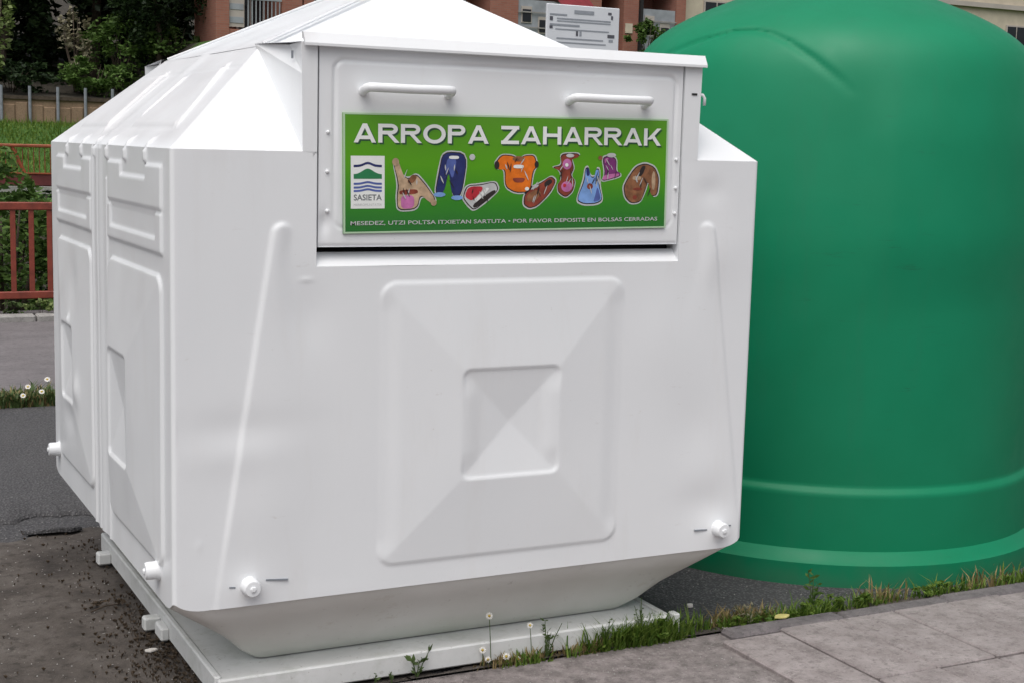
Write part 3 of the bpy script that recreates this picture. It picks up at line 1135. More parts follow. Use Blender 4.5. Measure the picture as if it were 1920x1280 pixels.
# ------------------------------------------------------------------ sticker print (flat print lying on the hatch)
SX0, SX1, SZ0, SZ1 = 0.493, 1.586, ZG + 1.076, ZG + 1.420
SY = DY - 0.006
def px(u, v):
    """photo-independent print coordinates: u 0..100 across, v 0..31.9 up the sticker"""
    x = SX0 + (SX1 - SX0) * u / 100.0
    z = SZ0 + (SZ1 - SZ0) * v / 31.9
    return x - 0.0135 * (z - (SZ0 + SZ1) / 2), z + 0.0135 * (x - (SX0 + SX1) / 2)


st = MB()
cs = [px(0, 0), px(100, 0), px(100, 31.9), px(0, 31.9)]
st.add([(a, SY, b) for a, b in cs] + [(a, DY - 0.0005, b) for a, b in cs], [(0, 1, 2, 3), (0, 4, 5, 1), (1, 5, 6, 2), (2, 6, 7, 3), (3, 7, 4, 0)])
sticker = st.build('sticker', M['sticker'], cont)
tag(sticker, 'green sticker with white lettering, emblem and pictures of clothes')


LAY = [0]


def poly(name, pts, mat, lay=1, parent=None):
    mb = MB()
    y0 = SY - 0.0004 * lay
    k = len(pts)
    vs = [(*px(*q), y0) for q in pts]
    mb.add([(a, c, b) for a, b, c in vs], [tuple(range(k))])
    o = mb.build(name, mat, parent if parent is not None else sticker)
    return o


def poly_multi(name, polys, mat, lay=1):
    mb = MB()
    y0 = SY - 0.0004 * lay
    for pts in polys:
        vs = [px(*q) for q in pts]
        mb.add([(a, y0, b) for a, b in vs], [tuple(range(len(pts)))])
    return mb.build(name, mat, sticker)


def ell(cu, cv, ru, rv, n=16, rot=0.0, a0=0.0, a1=2 * math.pi):
    out = []
    for k in range(n):
        t = a0 + (a1 - a0) * k / n
        x, y = ru * math.cos(t), rv * math.sin(t)
        out.append((cu + x * math.cos(rot) - y * math.sin(rot), cv + x * math.sin(rot) + y * math.cos(rot)))
    return out


def text(name, s, u0, u1, v0, vh, mat, lay, bold=0.0, parent=None, du=0.0, dv=0.0):
    cu = bpy.data.curves.new(name, 'FONT')
    cu.body = s
    cu.size = 1.0
    cu.offset = bold
    cu.resolution_u = 3
    o = bpy.data.objects.new(name + '_tmp', cu)
    COL.objects.link(o)
    bpy.context.view_layer.update()
    dg = bpy.context.evaluated_depsgraph_get()
    me = bpy.data.meshes.new_from_object(o.evaluated_get(dg))
    co = np.empty(len(me.vertices) * 3, np.float32)
    me.vertices.foreach_get('co', co)
    co = co.reshape(-1, 3)
    mn, mx = co.min(0), co.max(0)
    uu = u0 + (co[:, 0] - mn[0]) / (mx[0] - mn[0]) * (u1 - u0) + du
    vv = v0 + (co[:, 1] - mn[1]) / (mx[1] - mn[1]) * vh + dv
    ox, oz = px(uu, vv)
    out = np.stack([ox, np.full(len(uu), SY - 0.0004 * lay), oz], -1)
    me.vertices.foreach_set('co', out.astype(np.float32).ravel())
    me.update()
    me.materials.clear()
    me.materials.append(mat)
    bpy.data.objects.remove(o)
    r = bpy.data.objects.new(name, me)
    COL.objects.link(r)
    r.parent = parent if parent is not None else sticker
    return r


# pale border
poly_multi('border', [[(0, 0), (100, 0), (100, 0.45), (0, 0.45)], [(0, 31.45), (100, 31.45), (100, 31.9), (0, 31.9)],
                      [(0, 0.45), (0.55, 0.45), (0.55, 31.45), (0, 31.45)], [(99.45, 0.45), (100, 0.45), (100, 31.45), (99.45, 31.45)]], M['palegreen'], 1)


def block_title(name, word, u0, u1, v0, vh, mat, lay, wt, du=0.0, dv=0.0):
    """heavy extended sans capitals built from strokes"""
    adv = dict(A=1.02, R=0.95, O=1.08, P=0.88, Z=0.90, H=0.95, K=0.95)
    tot = sum(adv.get(c, 0.42) + 0.10 for c in word) - 0.10
    k = (u1 - u0) / tot
    st = [0]
    mb = MB()

    def quad(ps):
        nonlocal mb
        st[0] += 1
        y = SY - 0.0004 * lay - 0.000004 * st[0]
        mb.add([(a, y, b) for a, b in (px(*q) for q in ps)], [tuple(range(len(ps)))])

    def line(a, b, w=None, flat=True):
        # stroke with horizontal ends
        hw = (wt if w is None else w)
        quad([(a[0] - hw, a[1]), (a[0] + hw, a[1]), (b[0] + hw, b[1]), (b[0] - hw, b[1])])

    def bar(xa, xb, y, h):
        quad([(xa, y - h), (xb, y - h), (xb, y + h), (xa, y + h)])

    def arc(cx, cy, rx, ry, a0, a1, tx, ty, n=16):
        for q in range(n):
            t0, t1 = a0 + (a1 - a0) * q / n, a0 + (a1 - a0) * (q + 1) / n
            quad([(cx + rx * math.cos(t0), cy + ry * math.sin(t0)), (cx + rx * math.cos(t1), cy + ry * math.sin(t1)),
                  (cx + (rx - tx) * math.cos(t1), cy + (ry - ty) * math.sin(t1)), (cx + (rx - tx) * math.cos(t0), cy + (ry - ty) * math.sin(t0))])
    x = u0 + du
    b0 = v0 + dv
    T = b0 + vh
    hh = wt * 0.80
    for c in word:
        if c == ' ':
            mb.build(name, mat, sticker)
            mb = MB()
        w = adv.get(c, 0.42) * k
        xa, xb = x + wt, x + w - wt
        if c == 'A':
            line((xa, b0), (x + w / 2, T))
            line((xb, b0), (x + w / 2, T))
            bar(x + w * 0.24, x + w * 0.76, b0 + vh * 0.27, hh)
        elif c in 'RP':
            line((xa, b0), (xa, T))
            cy = T - vh * 0.28
            bar(xa, x + w * 0.62, T - hh, hh)
            bar(xa, x + w * 0.62, T - vh * 0.56 + hh, hh)
            arc(x + w * 0.62, cy, w * 0.34, vh * 0.28, -math.pi / 2, math.pi / 2, wt * 2, hh * 2)
            if c == 'R':
                line((xb + wt * 0.3, b0), (x + w * 0.52, T - vh * 0.52), wt * 1.1)
        elif c == 'O':
            arc(x + w / 2, b0 + vh / 2, w / 2, vh * 0.52, 0, 2 * math.pi, wt * 2, hh * 2, 28)
        elif c == 'Z':
            bar(x, x + w, T - hh, hh)
            bar(x, x + w, b0 + hh, hh)
            line((x + wt * 1.3, b0 + hh), (x + w - wt * 1.3, T - hh), wt * 1.25)
        elif c == 'H':
            line((xa, b0), (xa, T))
            line((xb, b0), (xb, T))
            bar(xa, xb, b0 + vh * 0.52, hh)
        elif c == 'K':
            line((xa, b0), (xa, T))
            line((x + w * 0.30, b0 + vh * 0.36), (x + w - wt * 1.2, T), wt * 1.2)
            line((x + w - wt * 1.15, b0), (x + w * 0.48, b0 + vh * 0.60), wt * 1.15)
        x += w + 0.10 * k
    return mb.build(name, mat, sticker)


block_title('title_word_shadow', 'ARROPA ZAHARRAK', 2.9, 97.5, 24.1, 5.0, M['pshadow'], 1, 0.62, 0.45, -0.45)
block_title('title_word', 'ARROPA ZAHARRAK', 2.9, 97.5, 24.1, 5.0, M['pwhite'], 3, 0.60)
text('footer_lettering', 'MESEDEZ, UTZI POLTSA ITXIETAN SARTUTA \u2022 POR FAVOR DEPOSITE EN BOLSAS CERRADAS', 2.0, 97.0, 2.0, 1.25, M['pgrey'], 3, 0.012)
# emblem of the local waste association: wave, hill and water lines over its name
poly_multi('emblem_panel', [[(2.1, 6.6), (11.6, 6.6), (11.6, 20.6), (2.1, 20.6)]], M['pwhite'], 1)


def wave(v0, h, arch, th):
    n = 14
    top = [(2.9 + 7.9 * k / n, v0 + h + arch * math.exp(-((k / n - 0.5) / 0.2) ** 2)) for k in range(n + 1)]
    bot = [(2.9 + 7.9 * k / n, v0 + h - th + arch * math.exp(-((k / n - 0.5) / 0.2) ** 2)) for k in range(n, -1, -1)]
    return [[top[k], top[k + 1], bot[n - k - 1], bot[n - k]] for k in range(n)]


poly_multi('emblem_skyline', wave(17.6, 0.6, 0.8, 0.62), M['pnavy'], 2)
nh = 16
poly_multi('emblem_hill', [[(2.9 + 7.9 * k / nh, 14.5), (2.9 + 7.9 * (k + 1) / nh, 14.5),
                            (2.9 + 7.9 * (k + 1) / nh, 15.7 + 1.5 * math.exp(-(((k + 1) / nh - 0.5) / 0.26) ** 2)),
                            (2.9 + 7.9 * k / nh, 15.7 + 1.5 * math.exp(-((k / nh - 0.5) / 0.26) ** 2))] for k in range(nh)], M['plgreen'], 2)
wv = []
for q in (13.2, 12.2, 11.3):
    wv += wave(q, 0.25, 0.45, 0.55)
poly_multi('emblem_water', wv, M['pblue'], 2)
text('emblem_lettering', 'SASIETA', 2.9, 10.8, 8.75, 1.6, M['ptextgrey'], 2, 0.016)
text('emblem_small_lettering', 'MANKOMUNITATEA', 2.9, 10.8, 7.3, 0.65, M['pgrey'], 2, 0.0)


def grow(pts, g):
    cx = sum(q[0] for q in pts) / len(pts)
    cy = sum(q[1] for q in pts) / len(pts)
    return [(cx + (a - cx) * (1 + g / max(1e-6, math.hypot(a - cx, b - cy))), cy + (b - cy) * (1 + g / max(1e-6, math.hypot(a - cx, b - cy)))) for a, b in pts]


# nine garments, flat print, each with a pale cut-out margin
def garment(polys, margin, margin_mat=M['pgrey']):
    """polys = [(points, material)]; margin = outline of the pale cut-out"""
    cx = sum(q[0] for q in margin) / len(margin)
    cy = sum(q[1] for q in margin) / len(margin)
    def chaikin(pts):
        pts = [(cx + (a - cx) * 1.13, cy + (b - cy) * 1.10) for a, b in pts]
        for _ in range(2):
            out = []
            for (a, b), (c, d) in zip(pts, pts[1:] + pts[:1]):
                out += [(a * 0.8 + c * 0.2, b * 0.8 + d * 0.2), (a * 0.2 + c * 0.8, b * 0.2 + d * 0.8)]
            pts = out
        return pts
    mb = MB()
    mats = []
    def put(pts, mat, lay):
        pts = chaikin(pts)
        if mat not in mats:
            mats.append(mat)
        k = len(mb.f)
        y0 = SY - 0.0004 * lay
        mb.add([(a, y0, b) for a, b in (px(*q) for q in pts)], [tuple(range(len(pts)))])
        return (k, mats.index(mat))
    idx = [put(margin, margin_mat, 1)]
    idx.append(put(grow(polys[0][0], 0.12), M['pdark'], 1.5))
    for i, (pts, mat) in enumerate(polys):
        idx.append(put(pts if i else grow(pts, -0.18), mat, 2 + 0.5 * i))
    # creases and highlights printed on the cloth
    rq = random.Random(int(cx * 10))
    xs_ = [q[0] for q in polys[0][0]]
    ys_ = [q[1] for q in polys[0][0]]
    wx, wy = max(xs_) - min(xs_), max(ys_) - min(ys_)
    for k in range(7):
        a, b = cx + rq.uniform(-0.26, 0.26) * wx, cy + rq.uniform(-0.26, 0.26) * wy
        L, t, an = rq.uniform(0.8, 1.7), rq.uniform(0.10, 0.22), rq.uniform(0.9, 2.2)
        c_, s_ = math.cos(an), math.sin(an)
        idx.append(put([(a - c_ * L, b - s_ * L), (a + s_ * t, b - c_ * t), (a + c_ * L, b + s_ * L), (a - s_ * t, b + c_ * t)], M['pdark'] if k % 2 else M['pgrey'], 6 + 0.4 * k))
    o = mb.build('garment_picture', mats[0], sticker)
    for m_ in mats[1:]:
        o.data.materials.append(m_)
    for k, mi in idx:
        o.data.polygons[k].material_index = mi


# raincoat, tan
c1 = [(15.8, 6.6), (20.8, 6.9), (21.6, 10.5), (24.6, 8.0), (25.6, 9.2), (23.0, 12.8), (20.5, 15.5), (18.6, 14.2), (17.2, 15.0), (15.8, 19.0), (14.6, 18.4), (16.0, 13.0), (15.6, 10.0)]
garment([(c1, M['ptan']), ([(16.6, 6.9), (20.0, 7.1), (20.0, 10.3), (16.6, 10.3)], M['ppink']), ([(16.2, 10.4), (21.0, 10.6), (20.8, 11.8), (16.2, 11.5)], M['pmaroon']),
         ([(18.0, 13.4), (19.4, 15.4), (20.8, 15.0), (19.8, 13.2)], M['pbrown']), (ell(15.2, 18.4, 0.9, 1.0, 10), M['ptan']), (ell(25.0, 8.4, 0.8, 0.8, 10), M['ptan'])], grow(c1, 0.5))
# trousers, navy
c2 = [(26.6, 10.8), (28.9, 10.8), (30.2, 17.0), (31.0, 10.2), (33.6, 10.2), (35.2, 20.8), (28.6, 21.2), (27.6, 16.0)]
garment([(c2, M['pnavy']), ([(29.2, 14.0), (30.0, 17.4), (31.2, 14.0), (32.4, 19.6), (29.6, 19.8)], M['pblue']), (ell(27.8, 10.6, 1.6, 0.6, 10), M['psky']), (ell(32.4, 9.8, 1.6, 0.6, 10), M['psky']),
         ([(30.2, 19.4), (32.8, 19.4), (32.8, 20.2), (30.2, 20.2)], M['pwhite']), (ell(36.3, 19.9, 0.8, 0.8, 10), M['pgrey'])], grow(c2, 0.5))
# trainer, red and white
c3 = [(35.0, 9.4), (36.4, 7.6), (38.0, 6.2), (41.0, 8.4), (44.6, 11.2), (43.6, 13.4), (39.8, 12.6), (36.0, 12.4)]
garment([(c3, M['pgrey']), ([(35.4, 9.6), (37.6, 8.4), (41.0, 12.2), (36.4, 12.2)], M['pred']), ([(37.4, 7.4), (38.4, 6.6), (44.0, 10.8), (43.4, 11.4), (40.6, 9.8)], M['pdark']),
         ([(37.6, 8.3), (38.4, 8.0), (42.2, 11.6), (41.2, 12.0)], M['pwhite'])], grow(c3, 0.5), M['pgrey'])
# T-shirt, orange
c4 = [(47.6, 12.8), (50.4, 11.2), (54.6, 11.4), (55.2, 16.6), (56.4, 18.0), (55.6, 20.8), (52.6, 20.6), (51.4, 19.6), (49.6, 20.6), (46.6, 20.8), (44.8, 18.6), (45.8, 17.0), (47.6, 17.2)]
garment([(c4, M['porange']), (ell(51.2, 19.8, 1.7, 0.7, 12), M['pbrown']), ([(49.4, 15.0), (53.2, 15.0), (52.6, 13.8), (50.2, 13.8)], M['pmaroon']), (ell(45.3, 18.2, 0.7, 1.1, 10), M['pdark']), (ell(56.2, 18.4, 0.6, 0.9, 10), M['pdark']),
         ([(49.8, 17.4), (52.6, 17.4), (52.6, 18.3), (49.8, 18.3)], M['pwhite']), (ell(53.6, 12.2, 0.6, 0.5, 8), M['pwhite'])], grow(c4, 0.45))
# slipper, maroon
c5 = [(53.6, 7.6), (55.2, 6.6), (57.4, 7.2), (60.8, 10.4), (62.6, 13.6), (61.0, 14.8), (58.6, 13.2), (55.6, 11.8), (53.8, 10.0)]
garment([(c5, M['pmaroon']), ([(54.2, 8.4), (56.6, 8.2), (58.6, 10.6), (57.0, 11.4), (54.6, 10.2)], M['pbrown']), ([(59.4, 11.8), (61.6, 13.2), (61.0, 14.2), (59.2, 13.2)], M['pdark']), ([(55.4, 11.2), (57.4, 12.0), (57.8, 12.8), (55.8, 12.0)], M['pgrey'])], grow(c5, 0.5))
# two-piece swimsuit, pink spotted
c6 = [(64.2, 11.2), (66.4, 9.8), (68.4, 11.4), (69.0, 14.2), (67.6, 15.6), (68.6, 17.2), (67.8, 19.8), (70.2, 20.4), (69.6, 21.2), (64.6, 21.0), (65.2, 18.0), (62.4, 17.6), (64.8, 16.6), (65.2, 14.6), (64.0, 13.2)]
garment([(c6, M['pmaroon']), (ell(66.6, 18.4, 1.3, 1.4, 12), M['ppink']), (ell(66.6, 12.6, 1.6, 1.4, 12), M['ppink']), (ell(66.0, 12.9, 0.5, 0.5, 8), M['pred']), (ell(66.5, 18.2, 0.5, 0.5, 8), M['pwhite']),
         (ell(67.4, 20.6, 1.2, 0.5, 8), M['pgrey'])], grow(c6, 0.4))
# dress, light blue
c7 = [(70.4, 8.8), (72.6, 7.8), (76.2, 7.9), (78.0, 8.9), (76.8, 12.8), (76.9, 16.8), (75.9, 17.0), (75.6, 14.8), (74.4, 14.8), (73.8, 17.4), (72.8, 17.0), (72.6, 14.0)]
garment([(c7, M['psky']), ([(75.2, 8.2), (77.6, 8.9), (76.4, 12.6), (75.8, 10.0)], M['pblue']), (ell(74.2, 12.4, 0.9, 0.8, 10), M['pmaroon']), ([(73.0, 17.0), (73.8, 17.2), (74.2, 15.4), (73.2, 15.0)], M['pnavy'])], grow(c7, 0.55))
# handbag, pink and purple
c8 = [(78.2, 14.0), (83.8, 15.4), (83.6, 16.4), (82.4, 16.8), (82.6, 19.8), (80.6, 20.8), (78.4, 20.2), (79.4, 16.2)]
garment([(c8, M['ppurple']), ([(78.4, 14.2), (83.6, 15.5), (83.3, 16.2), (79.0, 15.8)], M['ppink']), ([(79.2, 18.6), (80.4, 20.2), (79.0, 20.0)], M['ppink']), (ell(81.0, 20.9, 1.4, 0.6, 10), M['pgrey']), (ell(77.8, 20.2, 0.7, 0.6, 8), M['pbrown'])], grow(c8, 0.5))
# fur coat, brown
c9 = [(86.6, 9.4), (88.4, 7.8), (91.2, 8.2), (92.4, 11.0), (93.4, 14.0), (94.4, 9.6), (96.2, 10.0), (96.6, 14.4), (95.2, 17.4), (92.2, 18.4), (89.4, 17.4), (87.2, 14.4), (86.0, 12.2)]
garment([(c9, M['pbrown']), ([(90.0, 14.6), (91.2, 17.6), (92.6, 17.8), (91.6, 15.2)], M['pdark']), ([(88.6, 14.0), (91.2, 14.0), (91.2, 15.0), (88.6, 15.0)], M['ptan']), (ell(89.4, 9.4, 0.7, 0.6, 8), M['pmaroon']), (ell(90.2, 11.6, 1.5, 0.4, 8), M['pmaroon']),
         (ell(94.9, 13.8, 0.6, 2.6, 10), M['ptan'])], grow(c9, 0.5))

rebase(cont, (W / 2, D / 2, 0))

# ------------------------------------------------------------------ green bell-shaped bottle bank
GC = (3.18, 1.18)
PROF = [(1.0, 0.0), (1.0, 0.02), (0.998, 0.088), (0.990, 0.094), (0.958, 0.126), (0.950, 0.132), (0.948, 0.20), (0.944, 0.352), (0.938, 0.364), (0.926, 0.372), (0.922, 0.38),
        (0.926, 0.70), (0.934, 1.05), (0.936, 1.30), (0.928, 1.48), (0.912, 1.66), (0.893, 1.84), (0.872, 1.98), (0.846, 2.06), (0.79, 2.13), (0.70, 2.195), (0.58, 2.255), (0.42, 2.32), (0.25, 2.37), (0.10, 2.395), (0.0, 2.40)]
ARCH = [(171, 1.98), (179, 2.05), (-169, 2.10), (-160, 2.13), (-153, 2.135), (-147, 2.12), (-141, 2.085), (-134, 2.02), (-127, 1.94), (-122, 1.87)]
bank = tag(empty('bottle_bank', (GC[0], GC[1], 0)), 'big round green plastic bottle bank with domed top right of the white container', 'container')


def build_bank():
    pr = []
    for (r0, z0), (r1, z1) in zip(PROF[:-1], PROF[1:]):
        L = math.hypot(r1 - r0, z1 - z0)
        n = max(1, int(L / 0.012))
        pr += [(r0 + (r1 - r0) * k / n, z0 + (z1 - z0) * k / n) for k in range(n)]
    pr.append(PROF[-1])
    # round off the polygonal profile above the ledges
    pa = np.array(pr)
    hi = pa[:, 1] > 0.5
    for _ in range(25):
        q = pa.copy()
        q[1:-1] = (pa[:-2] + 2 * pa[1:-1] + pa[2:]) / 4
        pa[hi] = q[hi]
    nth = 420
    th = np.linspace(-math.pi, math.pi, nth, endpoint=False)
    T, _ = np.meshgrid(th, pa[:, 1], indexing='ij')
    R = np.broadcast_to(pa[:, 0], T.shape).copy()
    Z = np.broadcast_to(pa[:, 1], T.shape).copy()
    # arch groove: distance to the polyline in (arc length, height)
    A = []
    for (a0, z0), (a1, z1) in zip(ARCH[:-1], ARCH[1:]):
        d = (a1 - a0 + 180) % 360 - 180
        for k in range(10):
            A.append((a0 + d * k / 10, z0 + (z1 - z0) * k / 10))
    best = np.full(T.shape, 9.0)
    fade = np.zeros(T.shape)
    rz = {z: 1 for _, z in A}
    for a, z in A:
        dt = (np.degrees(T) - a + 180) % 360 - 180
        # slope-aware height difference: in the dome distance runs along the profile
        rr = np.interp(z, pa[:-1, 1], pa[:-1, 0])
        dist = np.sqrt((np.radians(dt) * rr) ** 2 + (Z - z) ** 2 + (R - rr) ** 2)
        ka = A.index((a, z)) / (len(A) - 1.0)
        fade = np.where(dist < best, min(1.0, 5.0 * ka, 4.0 * (1 - ka)), fade)
        best = np.minimum(best, dist)
    H = -0.015 * np.exp(-(best / 0.015) ** 2) * fade
    # raised vertical panel face starting on the right-hand side
    dt = (np.degrees(T) + 62 + 180) % 360 - 180
    pan = sstep(61, 50, np.abs(dt)) * sstep(1.05, 1.40, Z) * sstep(2.05, 1.70, Z)
    H = H + 0.022 * pan
    H = H + 0.004 * smooth_noise(T * 0.9, Z, 17, 14, 3.0, 9.0) * sstep(0.3, 0.6, Z)
    R = np.maximum(R + H * (R > 0.15), 0)
    X = R * np.cos(T)
    Y = R * np.sin(T)
    m = len(pa)
    split = int(np.argmax(pa[:, 1] >= 0.1315))
    vs = np.stack([X, Y, Z], -1)
    def part(name, j0, j1):
        mm = j1 - j0
        v = vs[:, j0:j1].reshape(-1, 3).tolist()
        fs = [(i * mm + j, ((i + 1) % nth) * mm + j, ((i + 1) % nth) * mm + j + 1, i * mm + j + 1) for i in range(nth) for j in range(mm - 1)]
        o = MB().add(v, fs).build(name, M['green'], bank)
        smooth_angle(o, 38)
    part('base_ring', 0, split + 1)
    part('shell', split, m)
    # lifting eye on the crown
    e = MB()
    e.tube([(0.06 * math.cos(t), 0, 2.43 + 0.06 * math.sin(t)) for t in np.linspace(-0.6, math.pi + 0.6, 18)], 0.012, 8)
    e.build('lifting_eye', M['steel'], bank, True)


build_bank()

# ------------------------------------------------------------------ red railing on the embankment
rail = tag(empty('red_railing', (1.0, 9.35, 0)), 'low red metal railing with flat balusters beyond the footpath', 'railing')
for nm, z0, z1, d in (('top_rail', 0.985, 1.055, 0.045), ('bottom_rail', 0.200, 0.268, 0.040)):
    MB().bbox(-9.0, 13.0, 9.35 - d / 2, 9.35 + d / 2, z0, z1, 0.008).build(nm, M['red'], rail)
bal = None
for i in range(-40, 72):
    xb = 0.854 + 0.155 * i
    if bal is None:
        bal = MB().bbox(-0.0225, 0.0225, -0.011, 0.011, 0, 0.72, 0.004).build('baluster', M['red'], rail)
        b = bal
    else:
        b = bal.copy()
        COL.objects.link(b)
    b.location = (xb, 9.35, 0.267)
for i in range(-3, 6):
    xb = 0.93 + 2.17 * i + 0.6
    MB().bbox(xb - 0.03, xb + 0.03, 9.315, 9.385, 0.03, 0.99, 0.006).build('post', M['red'], rail)
rebase(rail, (1.0, 9.35, 0))

# footbridge railing further back
fb = tag(empty('footbridge_railing', (4, 30, 0)), 'distant orange footbridge railing with thin bars on a dark red beam', 'railing')
MB().bbox(-14, 24, 29.94, 30.06, 1.325, 1.400, 0.02).build('handrail', M['orange'], fb)
MB().bbox(-14, 24, 29.9, 30.1, 0.47, 0.735, 0.02).build('beam', M['darkred'], fb)
MB().box(-14, 24, 29.88, 30.12, 0.737, 0.765).build('beam_flange', M['orange'], fb)
bal = None
for i in range(-60, 90):
    b = bal.copy() if bal else MB().box(-0.008, 0.008, -0.008, 0.008, 0.764, 1.316).build('bar', M['red'], fb)
    if bal:
        COL.objects.link(b)
    bal = bal or b
    b.location = (4 + i * 0.12, 30, 0)
for i in range(-4, 8):
    x = 3.92 + i * 2.4
    MB().tube([(x, 30, 0.76), (x - 0.26, 30.0, 1.34)], 0.04, 8).build('brace', M['orange'], fb)
rebase(fb, (4, 30, 0))
MB().box(-14, 24, 29.7, 30.4, 0.30, 0.465).build('bridge_deck', M['kerb_far'])
tag(bpy.data.objects['bridge_deck'], 'grey concrete deck edge below the footbridge railing', 'bridge deck')
# grey path on the lawn
mb = MB()
pp = []
for i in range(12):
    t = i / 11
    y = 31.5 + 5.5 * t
    x = 0.5 + 3.6 * (1 - t) ** 0.5
    pp.append((x - 4.0, y, hill(x - 4, y) + 0.05))
    pp.append((x, y, hill(x, y) + 0.05))
mb.add(pp, [(2 * i, 2 * i + 1, 2 * i + 3, 2 * i + 2) for i in range(11)])
tag(mb.build('lawn_path', M['path']), kind='structure')

# retaining wall with metal posts at the top of the lawn
wall = tag(empty('retaining_wall', (4, 40, 1.9)), 'ochre stone retaining wall with grey metal posts at the top of the lawn', 'wall')
MB().box(-40, 10.2, 39.9, 40.3, 1.6, 2.60).build('wall', M['stone'], wall)
MB().box(-40, 10.2, 39.84, 40.36, 2.601, 2.70).build('coping', M['bark'], wall)
rg = random.Random(2)
for i in range(-14, 8):
    x = 4.72 + i * 0.78
    MB().tube([(x, 39.78, 1.75), (x, 39.78, 2.98)], 0.045, 8).build('post', M['post'], wall)
    # pale stones of the facing, proud of the wall
    for k in range(2):
        x0 = x + 0.06 + k * 0.35
        z0 = 1.78 + rg.uniform(0, 0.05)
        MB().bbox(x0, x0 + 0.32, 39.86, 39.905, z0, z0 + rg.uniform(0.55, 0.72), 0.02).build('stone', M['stone'], wall)
rebase(wall, (4, 40, 1.9))


# ------------------------------------------------------------------ vegetation
def leaf_cloud(mb, rg, n, centre, radii, size, clumps=None, squash=1.0, up=0.35):
    """small bent leaf faces spread through lumpy volume"""
    cx, cy, cz = centre
    rx, ry, rz = radii
    if clumps is None:
        clumps = 26
    cl = []
    for _ in range(clumps):
        d = Vector((rg.gauss(0, 1), rg.gauss(0, 1), rg.gauss(0, 1))).normalized()
        r = rg.uniform(0.35, 1.0) ** 0.6
        cl.append((cx + d.x * rx * r, cy + d.y * ry * r, cz + d.z * rz * r, rg.uniform(0.14, 0.34)))
    vs, fs = [], []
    for _ in range(n):
        c = cl[rg.randrange(len(cl))]
        d = Vector((rg.gauss(0, 1), rg.gauss(0, 1), rg.gauss(0, 1))).normalized() * (rg.random() ** 0.45)
        p = Vector((c[0] + d.x * rx * c[3], c[1] + d.y * ry * c[3], c[2] + d.z * rz * c[3] * squash))
        a = Vector((rg.gauss(0, 1), rg.gauss(0, 1), rg.gauss(0, 0.5))).normalized()
        nrm = Vector((rg.gauss(0, 0.7), rg.gauss(0, 0.7), up + abs(rg.gauss(0, 0.7)))).normalized()
        b = a.cross(nrm)
        if b.length < 1e-3:
            continue
        b.normalize()
        s = size * rg.uniform(0.55, 1.35)
        k = len(vs)
        vs += [p - a * s * 0.5, p + b * s * 0.27 - nrm * s * 0.06, p + a * s * 0.55 - nrm * s * 0.12, p - b * s * 0.27 - nrm * s * 0.06]
        fs.append((k, k + 1, k + 2, k + 3))
    mb.add(vs, fs)


def limb(mb, rg, p, d, L, r, depth):
    pts = [Vector(p)]
    rs = [r]
    dd = Vector(d)
    for i in range(5):
        dd = (dd + Vector((rg.gauss(0, 0.14), rg.gauss(0, 0.14), rg.gauss(0.03, 0.08)))).normalized()
        pts.append(pts[-1] + dd * L / 5)
        rs.append(r * (1 - 0.13 * (i + 1)))
    mb.tube(pts, rs, 7)
    if depth > 0:
        for i in range(2, 6):
            q = (dd + Vector((rg.gauss(0, 0.8), rg.gauss(0, 0.8), rg.uniform(0.0, 0.6)))).normalized()
            limb(mb, rg, pts[i], q, L * rg.uniform(0.45, 0.65), rs[i] * 0.55, depth - 1)


def make_tree(name, seed, h, cr, mat, n, leaf, trunk_h=0.35, r=0.2, crown_low=None):
    rg = random.Random(seed)
    t = empty(name)
    mb = MB()
    limb(mb, rg, (0, 0, -0.4), (rg.uniform(-0.1, 0.1), rg.uniform(-0.1, 0.1), 1), h * 0.72, r, 2)
    mb.build('trunk', M['bark'], t, True)
    mb = MB()
    lo = h * trunk_h if crown_low is None else crown_low
    cz = (lo + h) / 2
    leaf_cloud(mb, rg, n, (0, 0, cz), (cr, cr, (h - lo) / 2), leaf, 46)
    mb.build('crown', mat, t)
    return t


oak = make_tree('woodland_tree', 11, 9.5, 2.7, M['leaf_dark'], 9000, 0.26, crown_low=1.2)
oak2 = make_tree('woodland_tree', 12, 11.0, 3.1, M['leaf_dark'], 9500, 0.28, crown_low=1.6)
GW = 'dark trees of the wood behind the wall'
spots = [(oak, 5.2, 44.5, 0.3, 1.0, 'dark woodland tree nearest the left photo edge, behind the stone wall'),
         (oak2, 8.4, 45.5, 1.2, 1.0, 'dark woodland tree midway between left photo edge and brick building'),
         (oak, 11.2, 47.0, 2.2, 1.0, 'dark woodland tree right beside the brick building corner'),
         (oak, 9.75, 41.8, 4.4, 0.62, 'small dense dark tree against the left corner of the brick building'),
         (oak2, 2.0, 46.5, 4.0, 1.05, 'dark woodland tree beyond the left edge of the photo')]
used = set()
for t, x, y, rz, sc, lab in spots:
    if t.name not in used:
        used.add(t.name)
        o = t
        o.location = (x, y, hill(x, y) - 0.1)
        o.rotation_euler = (0, 0, rz)
        o.scale = (sc,) * 3
    else:
        o = copy_thing(t, (x, y, hill(x, y) - 0.1), rz, sc)
    tag(o, lab, 'tree', GW)


mb = MB()
rgw = random.Random(61)
for k in range(-6, 9):
    leaf_cloud(mb, rgw, 5200 if k >= 0 else 2600, (-6 + 2.3 * k, 49.5 + (k % 3) * 0.9, 6.8 + (k % 2) * 0.8), (1.9, 1.6, 3.6), 0.34, 40)
for k in range(14):
    leaf_cloud(mb, rgw, 900, (-4 + 1.12 * k, 44.6 + (k % 3) * 1.0, 3.9), (0.9, 0.8, 0.9), 0.26, 14)
tag(mb.build('deep_wood', M['leaf_dark']), 'dark mass of wood behind the front row of trees', 'wood', kind='stuff')


